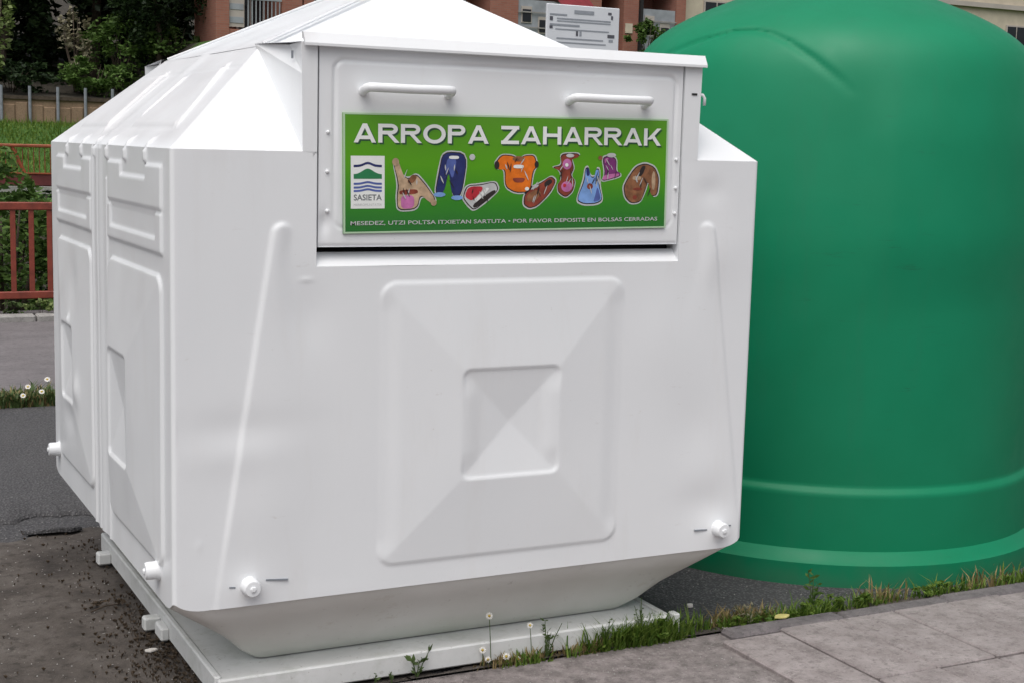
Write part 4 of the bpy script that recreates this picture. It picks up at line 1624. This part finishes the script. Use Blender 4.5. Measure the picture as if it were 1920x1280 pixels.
def make_shrub(name, seed, rx, ry, h, mat, n, leaf, loc, label, group=None, stems=7, cat='shrub', clumps=30):
    rg = random.Random(seed)
    t = empty(name, loc)
    mb = MB()
    for _ in range(stems):
        a = rg.uniform(0, 6.28)
        q = Vector((math.cos(a) * rx * rg.uniform(0.2, 0.7), math.sin(a) * ry * rg.uniform(0.2, 0.7), h * rg.uniform(0.6, 0.95)))
        mb.tube([(0.03 * q.x, 0.03 * q.y, -0.1), q * 0.35 + Vector((0, 0, 0.1)), q * 0.7, q], [0.03 * h / 2, 0.024 * h / 2, 0.016 * h / 2, 0.006 * h / 2], 6)
    mb.build('stem', M['bark'], t, True)
    mb = MB()
    leaf_cloud(mb, rg, n, (0, 0, h * 0.55), (rx, ry, h * 0.5), leaf, clumps)
    mb.build('foliage', mat, t)
    tag(t, label, cat, group)
    return t


GU = 'shrubs along the edge of the wood'
# lit undergrowth in front of the wood
make_shrub('bush', 21, 1.25, 0.9, 2.2, M['leaf_mid'], 2600, 0.15, (8.55, 42.2, 3.0), 'bright green bush above the roof slope of the white container', GU)
make_shrub('bush', 22, 1.3, 0.9, 1.5, M['leaf_mid'], 2400, 0.15, (10.2, 42.0, 3.6), 'low green bush at the foot of the brick building corner', GU)
make_shrub('bush', 23, 1.2, 0.7, 1.2, M['leaf_mid'], 1900, 0.15, (7.6, 41.2, 2.75), 'low spreading green bush just above the retaining wall', GU)
make_shrub('sapling', 24, 0.55, 0.5, 2.6, M['leaf_red'], 520, 0.17, (7.15, 41.8, 2.9), 'thin sapling with pale reddish leaves in front of the dark wood', None, 5, 'tree', 18)
make_shrub('leafy_branch', 25, 0.55, 0.5, 3.6, M['leaf_light'], 420, 0.17, (4.75, 41.0, 2.6), 'bright pale-leaved young tree at the left edge of the photo', None, 4, 'tree', 16)
make_shrub('bush', 26, 1.6, 0.8, 1.0, M['leaf_dark'], 1900, 0.16, (5.2, 41.3, 2.75), 'dark low bush above the retaining wall by the left photo edge', GU)
# shrubs behind the red railing
GR = 'shrubs growing behind the red railing'
k = 0
for x, y, r, h, m_, lab in ((-0.6, 10.5, 0.9, 2.08, 'leaf_mid', 'leafy green shrub behind the railing at the left photo edge'),
                            (0.9, 10.55, 0.8, 2.28, 'leaf_mid', 'leafy green shrub seen between the balusters left of the white container'),
                            (2.1, 10.6, 0.9, 2.35, 'leaf_mid', 'green shrub behind the railing, mostly hidden by the white container'),
                            (0.2, 12.2, 1.0, 2.3, 'leaf_mid', 'green shrub in second row behind the railing'),
                            (1.7, 12.6, 1.0, 1.9, 'leaf_dark', 'dark shrub in second row behind the railing')):
    make_shrub('shrub', 40 + k, r, 0.75, h, M[m_], 4600, 0.085, (x, y, -1.0), lab, GR, 9, 'shrub', 44)
    k += 1
make_shrub('wall_plant', 51, 0.16, 0.08, 0.13, M['leaf_light'], 200, 0.045, (1.06, 9.27, 0.07), 'small yellow-green plant at the foot of the red railing', None, 4, 'plant', 8)
make_shrub('wall_plant', 52, 0.34, 0.08, 0.12, M['weed'], 320, 0.04, (0.74, 9.28, 0.07), 'dark weedy plant at the foot of the red railing', None, 4, 'plant', 10)
make_shrub('roadside_bush', 53, 0.7, 0.6, 1.5, M['leaf_mid'], 1500, 0.15, (25.7, 39.0, 4.5), 'olive green bush beside the white notice board in front of the building', None, 6, 'shrub', 20)


def blades(mb, rg, n, fx, fy, z, h0, h1, w=0.004, lean=0.5):
    vs, fs = [], []
    for _ in range(n):
        x, y = fx(rg), 0
        y = fy(rg, x)
        a = rg.uniform(0, 6.28)
        h = rg.uniform(h0, h1)
        l_ = rg.uniform(0.1, lean) * h
        dx, dy = math.cos(a), math.sin(a)
        wx, wy = -dy * w * rg.uniform(0.6, 1.3), dx * w * rg.uniform(0.6, 1.3)
        k = len(vs)
        vs += [(x - wx, y - wy, z), (x + wx, y + wy, z), (x + dx * l_ * 0.35 + wx * 0.8, y + dy * l_ * 0.35 + wy * 0.8, z + h * 0.6),
               (x + dx * l_ * 0.35 - wx * 0.8, y + dy * l_ * 0.35 - wy * 0.8, z + h * 0.6), (x + dx * l_, y + dy * l_, z + h * 0.95)]
        fs += [(k, k + 1, k + 2, k + 3), (k + 3, k + 2, k + 4)]
    mb.add(vs, fs)


rg = random.Random(77)
mb = MB()
vsg = MB()
for _ in range(9000):
    gx, gy = rg.uniform(1.5, 8.5), rg.uniform(30.6, 39.8)
    gz = hill(gx, gy)
    gh = rg.uniform(0.05, 0.16) * (2.2 if rg.random() < 0.06 else 1)
    ga = rg.uniform(0, 6.28)
    vsg.add([(gx - 0.02 * math.cos(ga), gy - 0.02 * math.sin(ga), gz), (gx + 0.02 * math.cos(ga), gy + 0.02 * math.sin(ga), gz), (gx + rg.uniform(-0.06, 0.06), gy + rg.uniform(-0.06, 0.06), gz + gh)], [(0, 1, 2)])
tag(vsg.build('lawn_grass', M['grass']), 'grass of the sloping lawn below the stone wall', 'grass', kind='stuff')
# dense tuft by the corner of the base, patchy strip along the kerb towards the green bank
blades(mb, rg, 900, lambda r: min(max(r.gauss(1.60, 0.10), 1.28), 1.80), lambda r, x: 0.060 + abs(r.gauss(0, 0.012)) * (1 if x < 1.72 else 2) - 0.03 * r.random(), 0.0, 0.03, 0.115, 0.0035, 0.9)
blades(mb, rg, 240, lambda r: r.choice((r.uniform(1.30, 1.75), r.gauss(1.14, 0.04))), lambda r, x: 0.055 + r.uniform(-0.03, 0.02), 0.004, 0.02, 0.055, 0.003, 0.9)
blades(mb, rg, 260, lambda r: r.gauss(2.02, 0.13), lambda r, x: 0.07 + abs(r.gauss(0, 0.05)), 0.0, 0.02, 0.06, 0.003, 1.1)
blades(mb, rg, 700, lambda r: r.choice((r.gauss(2.28, 0.07), r.gauss(2.42, 0.06), r.gauss(2.60, 0.10), r.gauss(3.0, 0.12), r.gauss(3.4, 0.1))), lambda r, x: 0.062 + abs(r.gauss(0, 0.035)), 0.0, 0.02, 0.075, 0.0032, 1.1)
for gx, gy, grx, gh, gn in ((1.60, 0.052, 0.10, 0.055, 460), (1.69, 0.058, 0.05, 0.075, 220), (1.40, 0.054, 0.08, 0.026, 110), (1.22, 0.052, 0.06, 0.020, 60), (1.99, 0.09, 0.05, 0.035, 150),
                            (2.12, 0.08, 0.05, 0.035, 130), (2.28, 0.085, 0.07, 0.05, 220), (2.42, 0.09, 0.06, 0.055, 240), (2.58, 0.09, 0.08, 0.05, 260), (2.95, 0.09, 0.12, 0.05, 300), (3.4, 0.09, 0.12, 0.05, 300)):
    leaf_cloud(mb, rg, gn, (gx, gy, gh * 0.6), (grx, 0.035, gh * 0.6), 0.020, 12)
tag(mb.build('kerb_grass', M['grass']), 'green grass and weeds along the kerb beside the container base', 'grass', kind='stuff')
mb = MB()
blades(mb, rg, 240, lambda r: r.gauss(2.06, 0.07), lambda r, x: 0.085 + abs(r.gauss(0, 0.05)), 0.0, 0.02, 0.075, 0.0035, 1.0)
blades(mb, rg, 220, lambda r: r.choice((r.gauss(1.12, 0.06), r.gauss(1.38, 0.06))), lambda r, x: 0.056 + r.uniform(-0.02, 0.015), 0.004, 0.015, 0.06, 0.003, 1.0)
blades(mb, rg, 170, lambda r: r.choice((r.gauss(2.7, 0.06), r.gauss(3.2, 0.1))), lambda r, x: 0.075 + abs(r.gauss(0, 0.05)), 0.0, 0.02, 0.09, 0.0035, 1.0)
tag(mb.build('dry_grass', M['drygrass']), 'dry brown grass among the weeds along the kerb', 'grass', kind='stuff')


# weed strip between road and footpath
def strip(mb, n, lo=0.04, hi=0.16):
    blades(mb, rg, n, lambda r: r.choice((r.gauss(0.15, 0.22), r.gauss(0.62, 0.2), r.uniform(-1.2, 1.8))), lambda r, x: 5.15 + abs(r.gauss(0, 0.16)), 0.0, lo, hi, 0.007, 1.0)


mb = MB()
strip(mb, 2600, 0.03, 0.11)
tag(mb.build('verge_weeds', M['weed']), 'dark weeds along the edge of the far footpath', 'weeds', kind='stuff')
mb = MB()
strip(mb, 1500, 0.02, 0.10)
tag(mb.build('verge_dry_weeds', M['drygrass']), 'dry brown stalks among the weeds by the far footpath', 'weeds', kind='stuff')


def daisy(loc, h, tilt, az, r, label, group, facing=(0, -1, 0.35)):
    t = empty('daisy', loc)
    f = Vector(facing).normalized()
    tip = Vector((math.cos(az) * tilt * h, math.sin(az) * tilt * h, h))
    MB().tube([(0, 0, -0.005), tip * 0.5 + Vector((0, 0, h * 0.05)), tip], [0.0016, 0.0014, 0.0012], 5).build('stem', M['weed'], t)
    a = f.cross(Vector((0, 0, 1))).normalized()
    b = a.cross(f)
    mb = MB()
    n = 11
    for k in range(n):
        q = 2 * math.pi * k / n
        d = a * math.cos(q) + b * math.sin(q)
        s = a * -math.sin(q) + b * math.cos(q)
        c = tip
        mb.add([c + d * r * 0.25, c + d * r * 0.7 + s * r * 0.17 + f * 0.001, c + d * r - f * 0.001, c + d * r * 0.7 - s * r * 0.17 + f * 0.001], [(0, 1, 2, 3)])
    mb.build('petals', M['petal'], t)
    MB().tube([tip - f * 0.001, tip + f * 0.002, tip + f * 0.004], [r * 0.36, r * 0.34, r * 0.15], 8).build('flower_head', M['yolk'], t, True)
    tag(t, label, 'flower', group)
    return t


GD = 'daisies in front of the container base'
for x, y, h, r, lab in ((1.035, 0.062, 0.165, 0.0125, 'tallest white daisy in front of the container base plate'),
                        (1.005, 0.060, 0.058, 0.012, 'small white daisy left of and below the tallest daisy'),
                        (1.020, 0.052, 0.028, 0.011, 'lowest white daisy at the foot of the tall daisy'),
                        (1.085, 0.050, 0.030, 0.013, 'bright white daisy low on the kerb right of the tall daisy'),
                        (1.180, 0.058, 0.120, 0.0105, 'white daisy on a long stem beside the dark sprig'),
                        (1.125, 0.045, 0.018, 0.010, 'half-withered daisy on the kerb right of the bright daisy')):
    daisy((x, y, 0.008), h, 0.08, 1.0 + x * 7, r, lab, GD, (-0.45, -1, 0.45))
GF = 'daisies along the far footpath'
for i, (x, y, h, r) in enumerate(((0.31, 5.12, 0.13, 0.026), (0.36, 5.20, 0.19, 0.026), (0.44, 5.08, 0.17, 0.026), (0.50, 5.25, 0.25, 0.028), (0.60, 5.1, 0.21, 0.024),
                                  (0.78, 5.5, 0.24, 0.028), (0.86, 5.4, 0.24, 0.026), (0.82, 5.3, 0.20, 0.026))):
    daisy((x, y, 0.0), h * 0.62, 0.15, i * 1.3, r * 0.72, 'white daisy in the far footpath weeds, %s from the left photo edge' % ('first', 'second', 'third', 'fourth', 'fifth', 'sixth', 'eighth', 'seventh')[i], GF, (-0.2, -1, 1.0))


def sprig(loc, seed, h, n, mat, leaf, label, spread=0.5, group=None):
    r = random.Random(seed)
    t = empty('sprig', loc)
    for k in range(n):
        az = r.uniform(0, 6.28)
        tilt = r.uniform(0.1, spread)
        hh = h * r.uniform(0.55, 1.0)
        tip = Vector((math.cos(az) * tilt * hh, math.sin(az) * tilt * hh, hh))
        st_ = MB().tube([(0, 0, -0.004), tip * 0.5 + Vector((0, 0, hh * 0.06)), tip], [0.0022, 0.0018, 0.0010], 5).build('stem', M['weed'], t)
        lm = MB()
        for j in range(int(5 + h * 40)):
            f = r.uniform(0.2, 1.0)
            p = tip * f
            d = Vector((r.gauss(0, 1), r.gauss(0, 1), r.uniform(0.2, 1.2))).normalized()
            s = d.cross(Vector((r.gauss(0, 1), r.gauss(0, 1), 0.3))).normalized()
            L = leaf * r.uniform(0.6, 1.2)
            lm.add([p, p + d * L * 0.5 + s * L * 0.2, p + d * L, p + d * L * 0.5 - s * L * 0.2], [(0, 1, 2, 3)])
        lm.build('leaves', mat, st_)
    tag(t, label, 'weed', group)


sprig((0.775, 0.060, 0.008), 5, 0.085, 3, M['weed'], 0.030, 'dark leafy sprig alone in front of the base plate', 0.7)
sprig((0.635, 0.060, 0.008), 6, 0.05, 1, M['weed'], 0.016, 'thin single stalk left of the dark leafy sprig', 0.2)
sprig((0.690, 0.055, 0.008), 7, 0.035, 2, M['weed'], 0.016, 'tiny weed just left of the dark leafy sprig', 0.4)
sprig((1.235, 0.060, 0.008), 8, 0.150, 5, M['weed'], 0.018, 'bushy dark sprig left of the grass tuft at the plate corner', 0.5)
sprig((1.46, 0.060, 0.008), 9, 0.120, 5, M['weed'], 0.014, 'spindly weed with seed heads inside the left of the grass tuft', 0.5)
sprig((1.60, 0.055, 0.008), 10, 0.155, 5, M['weed'], 0.014, 'tall spindly weed rising from the middle of the grass tuft', 0.35)
sprig((2.37, 0.12, 0.0), 13, 0.17, 4, M['leaf_mid'], 0.03, 'upright green weed on the kerb in front of the green bank', 0.3)
sprig((2.06, 0.085, 0.0), 14, 0.08, 6, M['leaf_red'], 0.018, 'reddish low weed on the kerb between the two containers', 0.9)

# ------------------------------------------------------------------ litter and rubble
def slab_blob(name, loc, rx, ry, h, mat, label, cat, seed, n=18, group=None, tilt=0.0):
    r = random.Random(seed)
    rs = [1 + r.uniform(-0.18, 0.18) for _ in range(n)]
    vs = []
    for zz, s in ((0.0, 1.0), (h * 0.7, 0.98), (h, 0.86)):
        for k in range(n):
            a = 2 * math.pi * k / n
            vs.append((rx * rs[k] * s * math.cos(a), ry * rs[k] * s * math.sin(a), zz + (r.uniform(-0.1, 0.1) * h if zz > 0 else 0) + tilt * ry * math.sin(a) * -1))
    vs.append((0, 0, h * 1.02))
    fs = [(j * n + k, j * n + (k + 1) % n, (j + 1) * n + (k + 1) % n, (j + 1) * n + k) for j in range(2) for k in range(n)]
    fs += [(2 * n + k, 2 * n + (k + 1) % n, 3 * n) for k in range(n)]
    o = MB().add(vs, fs).build(name, mat)
    o.location = loc
    tag(o, label, cat, group)
    return o


slab_blob('asphalt_chunk', (0.02, 2.20, 0.004), 0.115, 0.075, 0.020, M['asphalt'], 'flat broken piece of dark tarmac lying on the dirt left of the container', 'rubble', 4, tilt=0.22)
slab_blob('paper_scrap', (0.075, 0.605, 0.012), 0.020, 0.012, 0.006, M['litter'], 'small white scrap of paper on the dirt beside the base', 'litter', 5, 7)
slab_blob('fallen_leaf', (2.17, 0.045, 0.034), 0.034, 0.018, 0.005, M['yleaf'], 'yellow fallen leaf on the kerb edge', 'leaf', 6, 9)
for i, (x, y, s, lab) in enumerate(((1.98, 0.34, 0.014, 'white pebble on the tarmac between the containers, nearest the green bank'), (1.965, 0.16, 0.017, 'larger pale flat stone at the edge of the weeds'),
                                    (1.955, 0.08, 0.012, 'smaller pale stone low among the weeds'))):
    slab_blob('pebble', (x, y, 0.003), s, s * 0.6, s * 0.8, M['litter'], lab, 'stone', 30 + i, 8)
# twig with leaf crumbs on the dirt
tw = empty('twig', (0.02, 1.10, 0.012))
MB().tube([(-0.05, -0.03, 0), (0, 0, 0.006), (0.06, 0.015, 0.003)], [0.003, 0.003, 0.002], 6).build('stem', M['bark'], tw)
lm = MB()
leaf_cloud(lm, random.Random(8), 60, (0.01, 0.01, 0.012), (0.07, 0.05, 0.012), 0.022, 8)
lm.build('leaves', M['humus'], tw)
tag(tw, 'brown dry twig with crumpled leaves on the dirt', 'twig')
# leaf crumbs and grit scattered on the dirt
rg = random.Random(15)
mb = MB()
for _ in range(900):
    x, y = rg.uniform(-0.9, 0.16), rg.uniform(0.1, 2.3)
    if rg.random() < 0.8:
        x, y = 0.15 - abs(rg.gauss(0, 0.10)), rg.choice((rg.gauss(0.75, 0.22), rg.gauss(0.35, 0.2), rg.uniform(0.1, 2.0)))
    s = rg.uniform(0.002, 0.009)
    a = rg.uniform(0, 6.28)
    c, q = math.cos(a) * s, math.sin(a) * s
    z = 0.013
    mb.add([(x - c, y - q, z), (x + q * 0.5, y - c * 0.5, z + 0.004), (x + c, y + q, z + 0.002), (x - q * 0.5, y + c * 0.5, z + 0.003), (x, y, z - 0.008)],
           [(0, 1, 2, 3), (0, 4, 1), (1, 4, 2), (2, 4, 3), (3, 4, 0)])
tag(mb.build('leaf_crumbs', M['humus']), 'brown leaf crumbs scattered on the dirt', 'leaf litter', kind='stuff')
mb = MB()
for _ in range(1500):
    if rg.random() < 0.5:
        x, y = rg.uniform(-0.9, 0.4), rg.uniform(0.1, 2.5)
        z = 0.008
    elif rg.random() < 0.6:
        x, y, z = rg.uniform(0.4, 1.8), rg.uniform(-0.6, 0.03), 0.016
    else:
        x, y, z = rg.uniform(1.7, 3.0), rg.uniform(0.03, 0.8), 0.001
    s = rg.uniform(0.0012, 0.0042)
    vs = [(x + s * rg.uniform(0.6, 1.2) * a, y + s * rg.uniform(0.6, 1.2) * b, z + s * 0.8 * c) for a, b, c in ((1, 0, 0), (0, 1, 0), (-1, 0, 0), (0, -1, 0), (0, 0, 1))]
    mb.add(vs, [(0, 1, 4), (1, 2, 4), (2, 3, 4), (3, 0, 4)])
tag(mb.build('grit', M['kerb_far']), 'small pale grit on the road and pavement', 'grit', kind='stuff')

# ------------------------------------------------------------------ notice board on a post
sg = tag(empty('notice_board', (3.515, 4.0, 0)), 'white printed notice board on a grey post behind the container roof', 'sign')
MB().bbox(3.256, 3.770, 4.0, 4.018, 1.86, 2.523, 0.004).build('panel', M['signw'], sg)
pnl = [o for o in bpy.data.objects if o.parent is sg and o.name.startswith('panel')][0]
MB().tube([(3.515, 4.05, 0.0), (3.515, 4.05, 2.40)], 0.03, 12).build('post', M['post'], sg, True)


def pr_bar(x0, x1, z0, z1, m):
    mb = MB()
    mb.add([(3.256 + x0, 3.998, 2.523 - z0), (3.256 + x1, 3.998, 2.523 - z0), (3.256 + x1, 3.998, 2.523 - z1), (3.256 + x0, 3.998, 2.523 - z1)], [(0, 3, 2, 1)])
    mb.build('print_line', m, pnl)


for a in ((0.19, 0.33, 0.030, 0.052, 'signg'), (0.02, 0.14, 0.058, 0.068, 'signg'), (0.02, 0.042, 0.076, 0.100, 'signd'), (0.07, 0.45, 0.082, 0.090, 'signg'),
          (0.07, 0.45, 0.097, 0.104, 'signg'), (0.02, 0.23, 0.118, 0.130, 'signg'), (0.02, 0.042, 0.132, 0.148, 'signd'), (0.06, 0.44, 0.146, 0.153, 'signg'),
          (0.205, 0.220, 0.155, 0.185, 'signd'), (0.230, 0.245, 0.155, 0.185, 'signg'), (0.43, 0.455, 0.030, 0.045, 'signd'), (0.452, 0.466, 0.050, 0.072, 'signd'),
          (0.07, 0.40, 0.200, 0.208, 'signg'), (0.43, 0.480, 0.165, 0.185, 'signd'), (0.44, 0.470, 0.195, 0.210, 'signg'), (0.07, 0.42, 0.225, 0.232, 'signg'),
          (0.07, 0.42, 0.26, 0.267, 'signg'), (0.07, 0.42, 0.30, 0.307, 'signg'), (0.07, 0.36, 0.34, 0.347, 'signg')):
    pr_bar(*a[:4], M[a[4]])
rebase(sg, (3.515, 4.0, 0))

# ------------------------------------------------------------------ brick apartment building on the rise behind
bld = tag(empty('brick_building', (19, 40, 4.5)), 'red brick apartment building with recessed balconies rising behind the container', 'building')
Y0 = 40.0


def bpart(name, mat, x0, x1, y0, y1, z0, z1, parent=bld):
    return MB().box(x0, x1, y0, y1, z0, z1).build(name, mat, parent)


bpart('rear_wall', M['brick'], 11.0, 27.9, 41.6, 42.6, 4.2, 16.0)
bpart('plinth', M['brick'], 11.0, 27.9, 40.03, 41.59, 4.2, 4.95)
for x0, x1 in ((10.99, 11.40), (13.05, 13.72), (13.78, 14.10), (15.1, 15.9), (17.6, 18.3), (20.2, 21.25), (23.95, 24.45), (25.35, 25.95), (27.5, 27.9)):
    bpart('pier', M['brick'], x0, x1, 40.0, 41.6, 4.2, 16.0)
bpart('drainpipe', M['dark'], 25.98, 26.08, 39.9, 40.0, 4.4, 16.0)
for fz in (7.35, 10.2, 13.0):
    bpart('floor_slab', M['greyren'], 11.0, 27.9, 40.1, 41.59, fz, fz + 0.25)


def window(x0, x1, z0, z1, y=41.55, frame='signw', parent=bld):
    f = bpart('window', M[frame], x0, x1, y - 0.06, y, z0, z1, parent)
    w2 = (x1 - x0 - 0.18) / 2
    for k in range(2):
        a = x0 + 0.06 + k * (w2 + 0.06)
        MB().box(a, a + w2, y - 0.075, y - 0.061, z0 + 0.06, z1 - 0.06).build('pane', M['glass'], f)
    return f


def balcony(x0, x1, z, mat='red', n=8):
    p = bpart('balcony_rail', M[mat], x0, x1, 39.95, 40.0, z + 0.95, z + 1.02)
    for k in range(n):
        x = x0 + (x1 - x0) * (k + 0.5) / n
        MB().box(x - 0.015, x + 0.015, 39.96, 39.99, z, z + 0.951).build('bar', M['greyren'], p)


# shutter beside the corner pier, recessed balcony with a door
for z in (5.02, 8.0, 10.9):
    o = bpart('shutter', M['pale'], 11.41, 11.90, 40.10, 40.16, z, z + 2.1)
    for k in range(5):
        MB().box(11.44, 11.87, 40.085, 40.099, z + 0.12 + 0.4 * k, z + 0.30 + 0.4 * k).build('slat', M['greyren'], o)
    balcony(11.92, 13.04, z - 0.12, 'greyren', 9)
    window(12.05, 12.95, z, z + 2.0, frame='pale')
    window(14.2, 15.0, z + 0.4, z + 1.8)
    window(16.1, 17.4, z + 0.4, z + 1.8)
    window(18.6, 20.0, z + 0.4, z + 1.8)
# grey rendered bays with dark openings, red awnings
for z in (4.95, 7.75, 10.6):
    for x0, x1 in ((21.26, 23.94), (26.1, 27.49)):
        b = bpart('bay', M['greyren'], x0, x1, 40.05, 41.5, z, z + 1.55)
        n = int((x1 - x0) / 0.62)
        r = random.Random(int(x0 * 10 + z))
        for k in range(n):
            a = x0 + 0.12 + k * (x1 - x0 - 0.1) / n
            zz = z + r.uniform(0.35, 0.8)
            w_ = bpart('window', M['pale'], a, a + 0.40, 40.02, 40.049, zz, zz + r.uniform(0.5, 0.72), b)
            MB().box(a + 0.04, a + 0.36, 40.005, 40.019, zz + 0.04, zz + 0.45).build('pane', M['glass'], None).parent = bld
        for k in range(3):
            zc = z + 0.12 + 0.5 * k
            bpart('ledge', M['kerb_far'], x0 - 0.02, x1 + 0.02, 39.97, 40.002, zc, zc + 0.04, b)
    aw = MB()
    for x0, x1 in ((22.6, 23.9),):
        aw.add([(x0, 40.0, z + 1.75), (x1, 40.0, z + 1.75), (x1, 39.5, z + 1.42), (x0, 39.5, z + 1.42), (x1, 39.5, z + 1.30), (x0, 39.5, z + 1.30)], [(0, 1, 2, 3), (3, 2, 4, 5)])
    aw.build('awning', M['awning'], bld)
    window(24.55, 25.25, z + 0.1, z + 1.2)
bpart('vent', M['cream'], 25.42, 25.70, 39.96, 40.0, 5.62, 5.95)
bpart('roof', M['rooft'], 10.4, 28.5, 39.4, 43.2, 16.0, 16.4)
rebase(bld, (19, 40, 4.5))

bl2 = tag(empty('cream_building', (38, 40.5, 4.5)), 'cream rendered building beside the brick one, behind the green bank', 'building')
bpart('wall', M['cream'], 27.95, 50.0, 40.4, 52.0, 4.0, 15.0, bl2)
for i in range(10):
    for z in (5.6, 8.4, 11.2):
        x0 = 28.9 + i * 2.1
        window(x0, x0 + 1.1, z, z + 1.4, 40.399, 'pale', bl2)
for z in (4.9, 7.6, 10.4, 13.2):
    bpart('cornice', M['pale'], 27.96, 50.0, 40.25, 40.399, z, z + 0.18, bl2)
bpart('roof', M['rooft'], 27.9, 50.6, 39.9, 52.6, 15.0, 15.4, bl2)
rebase(bl2, (38, 40.5, 4.5))
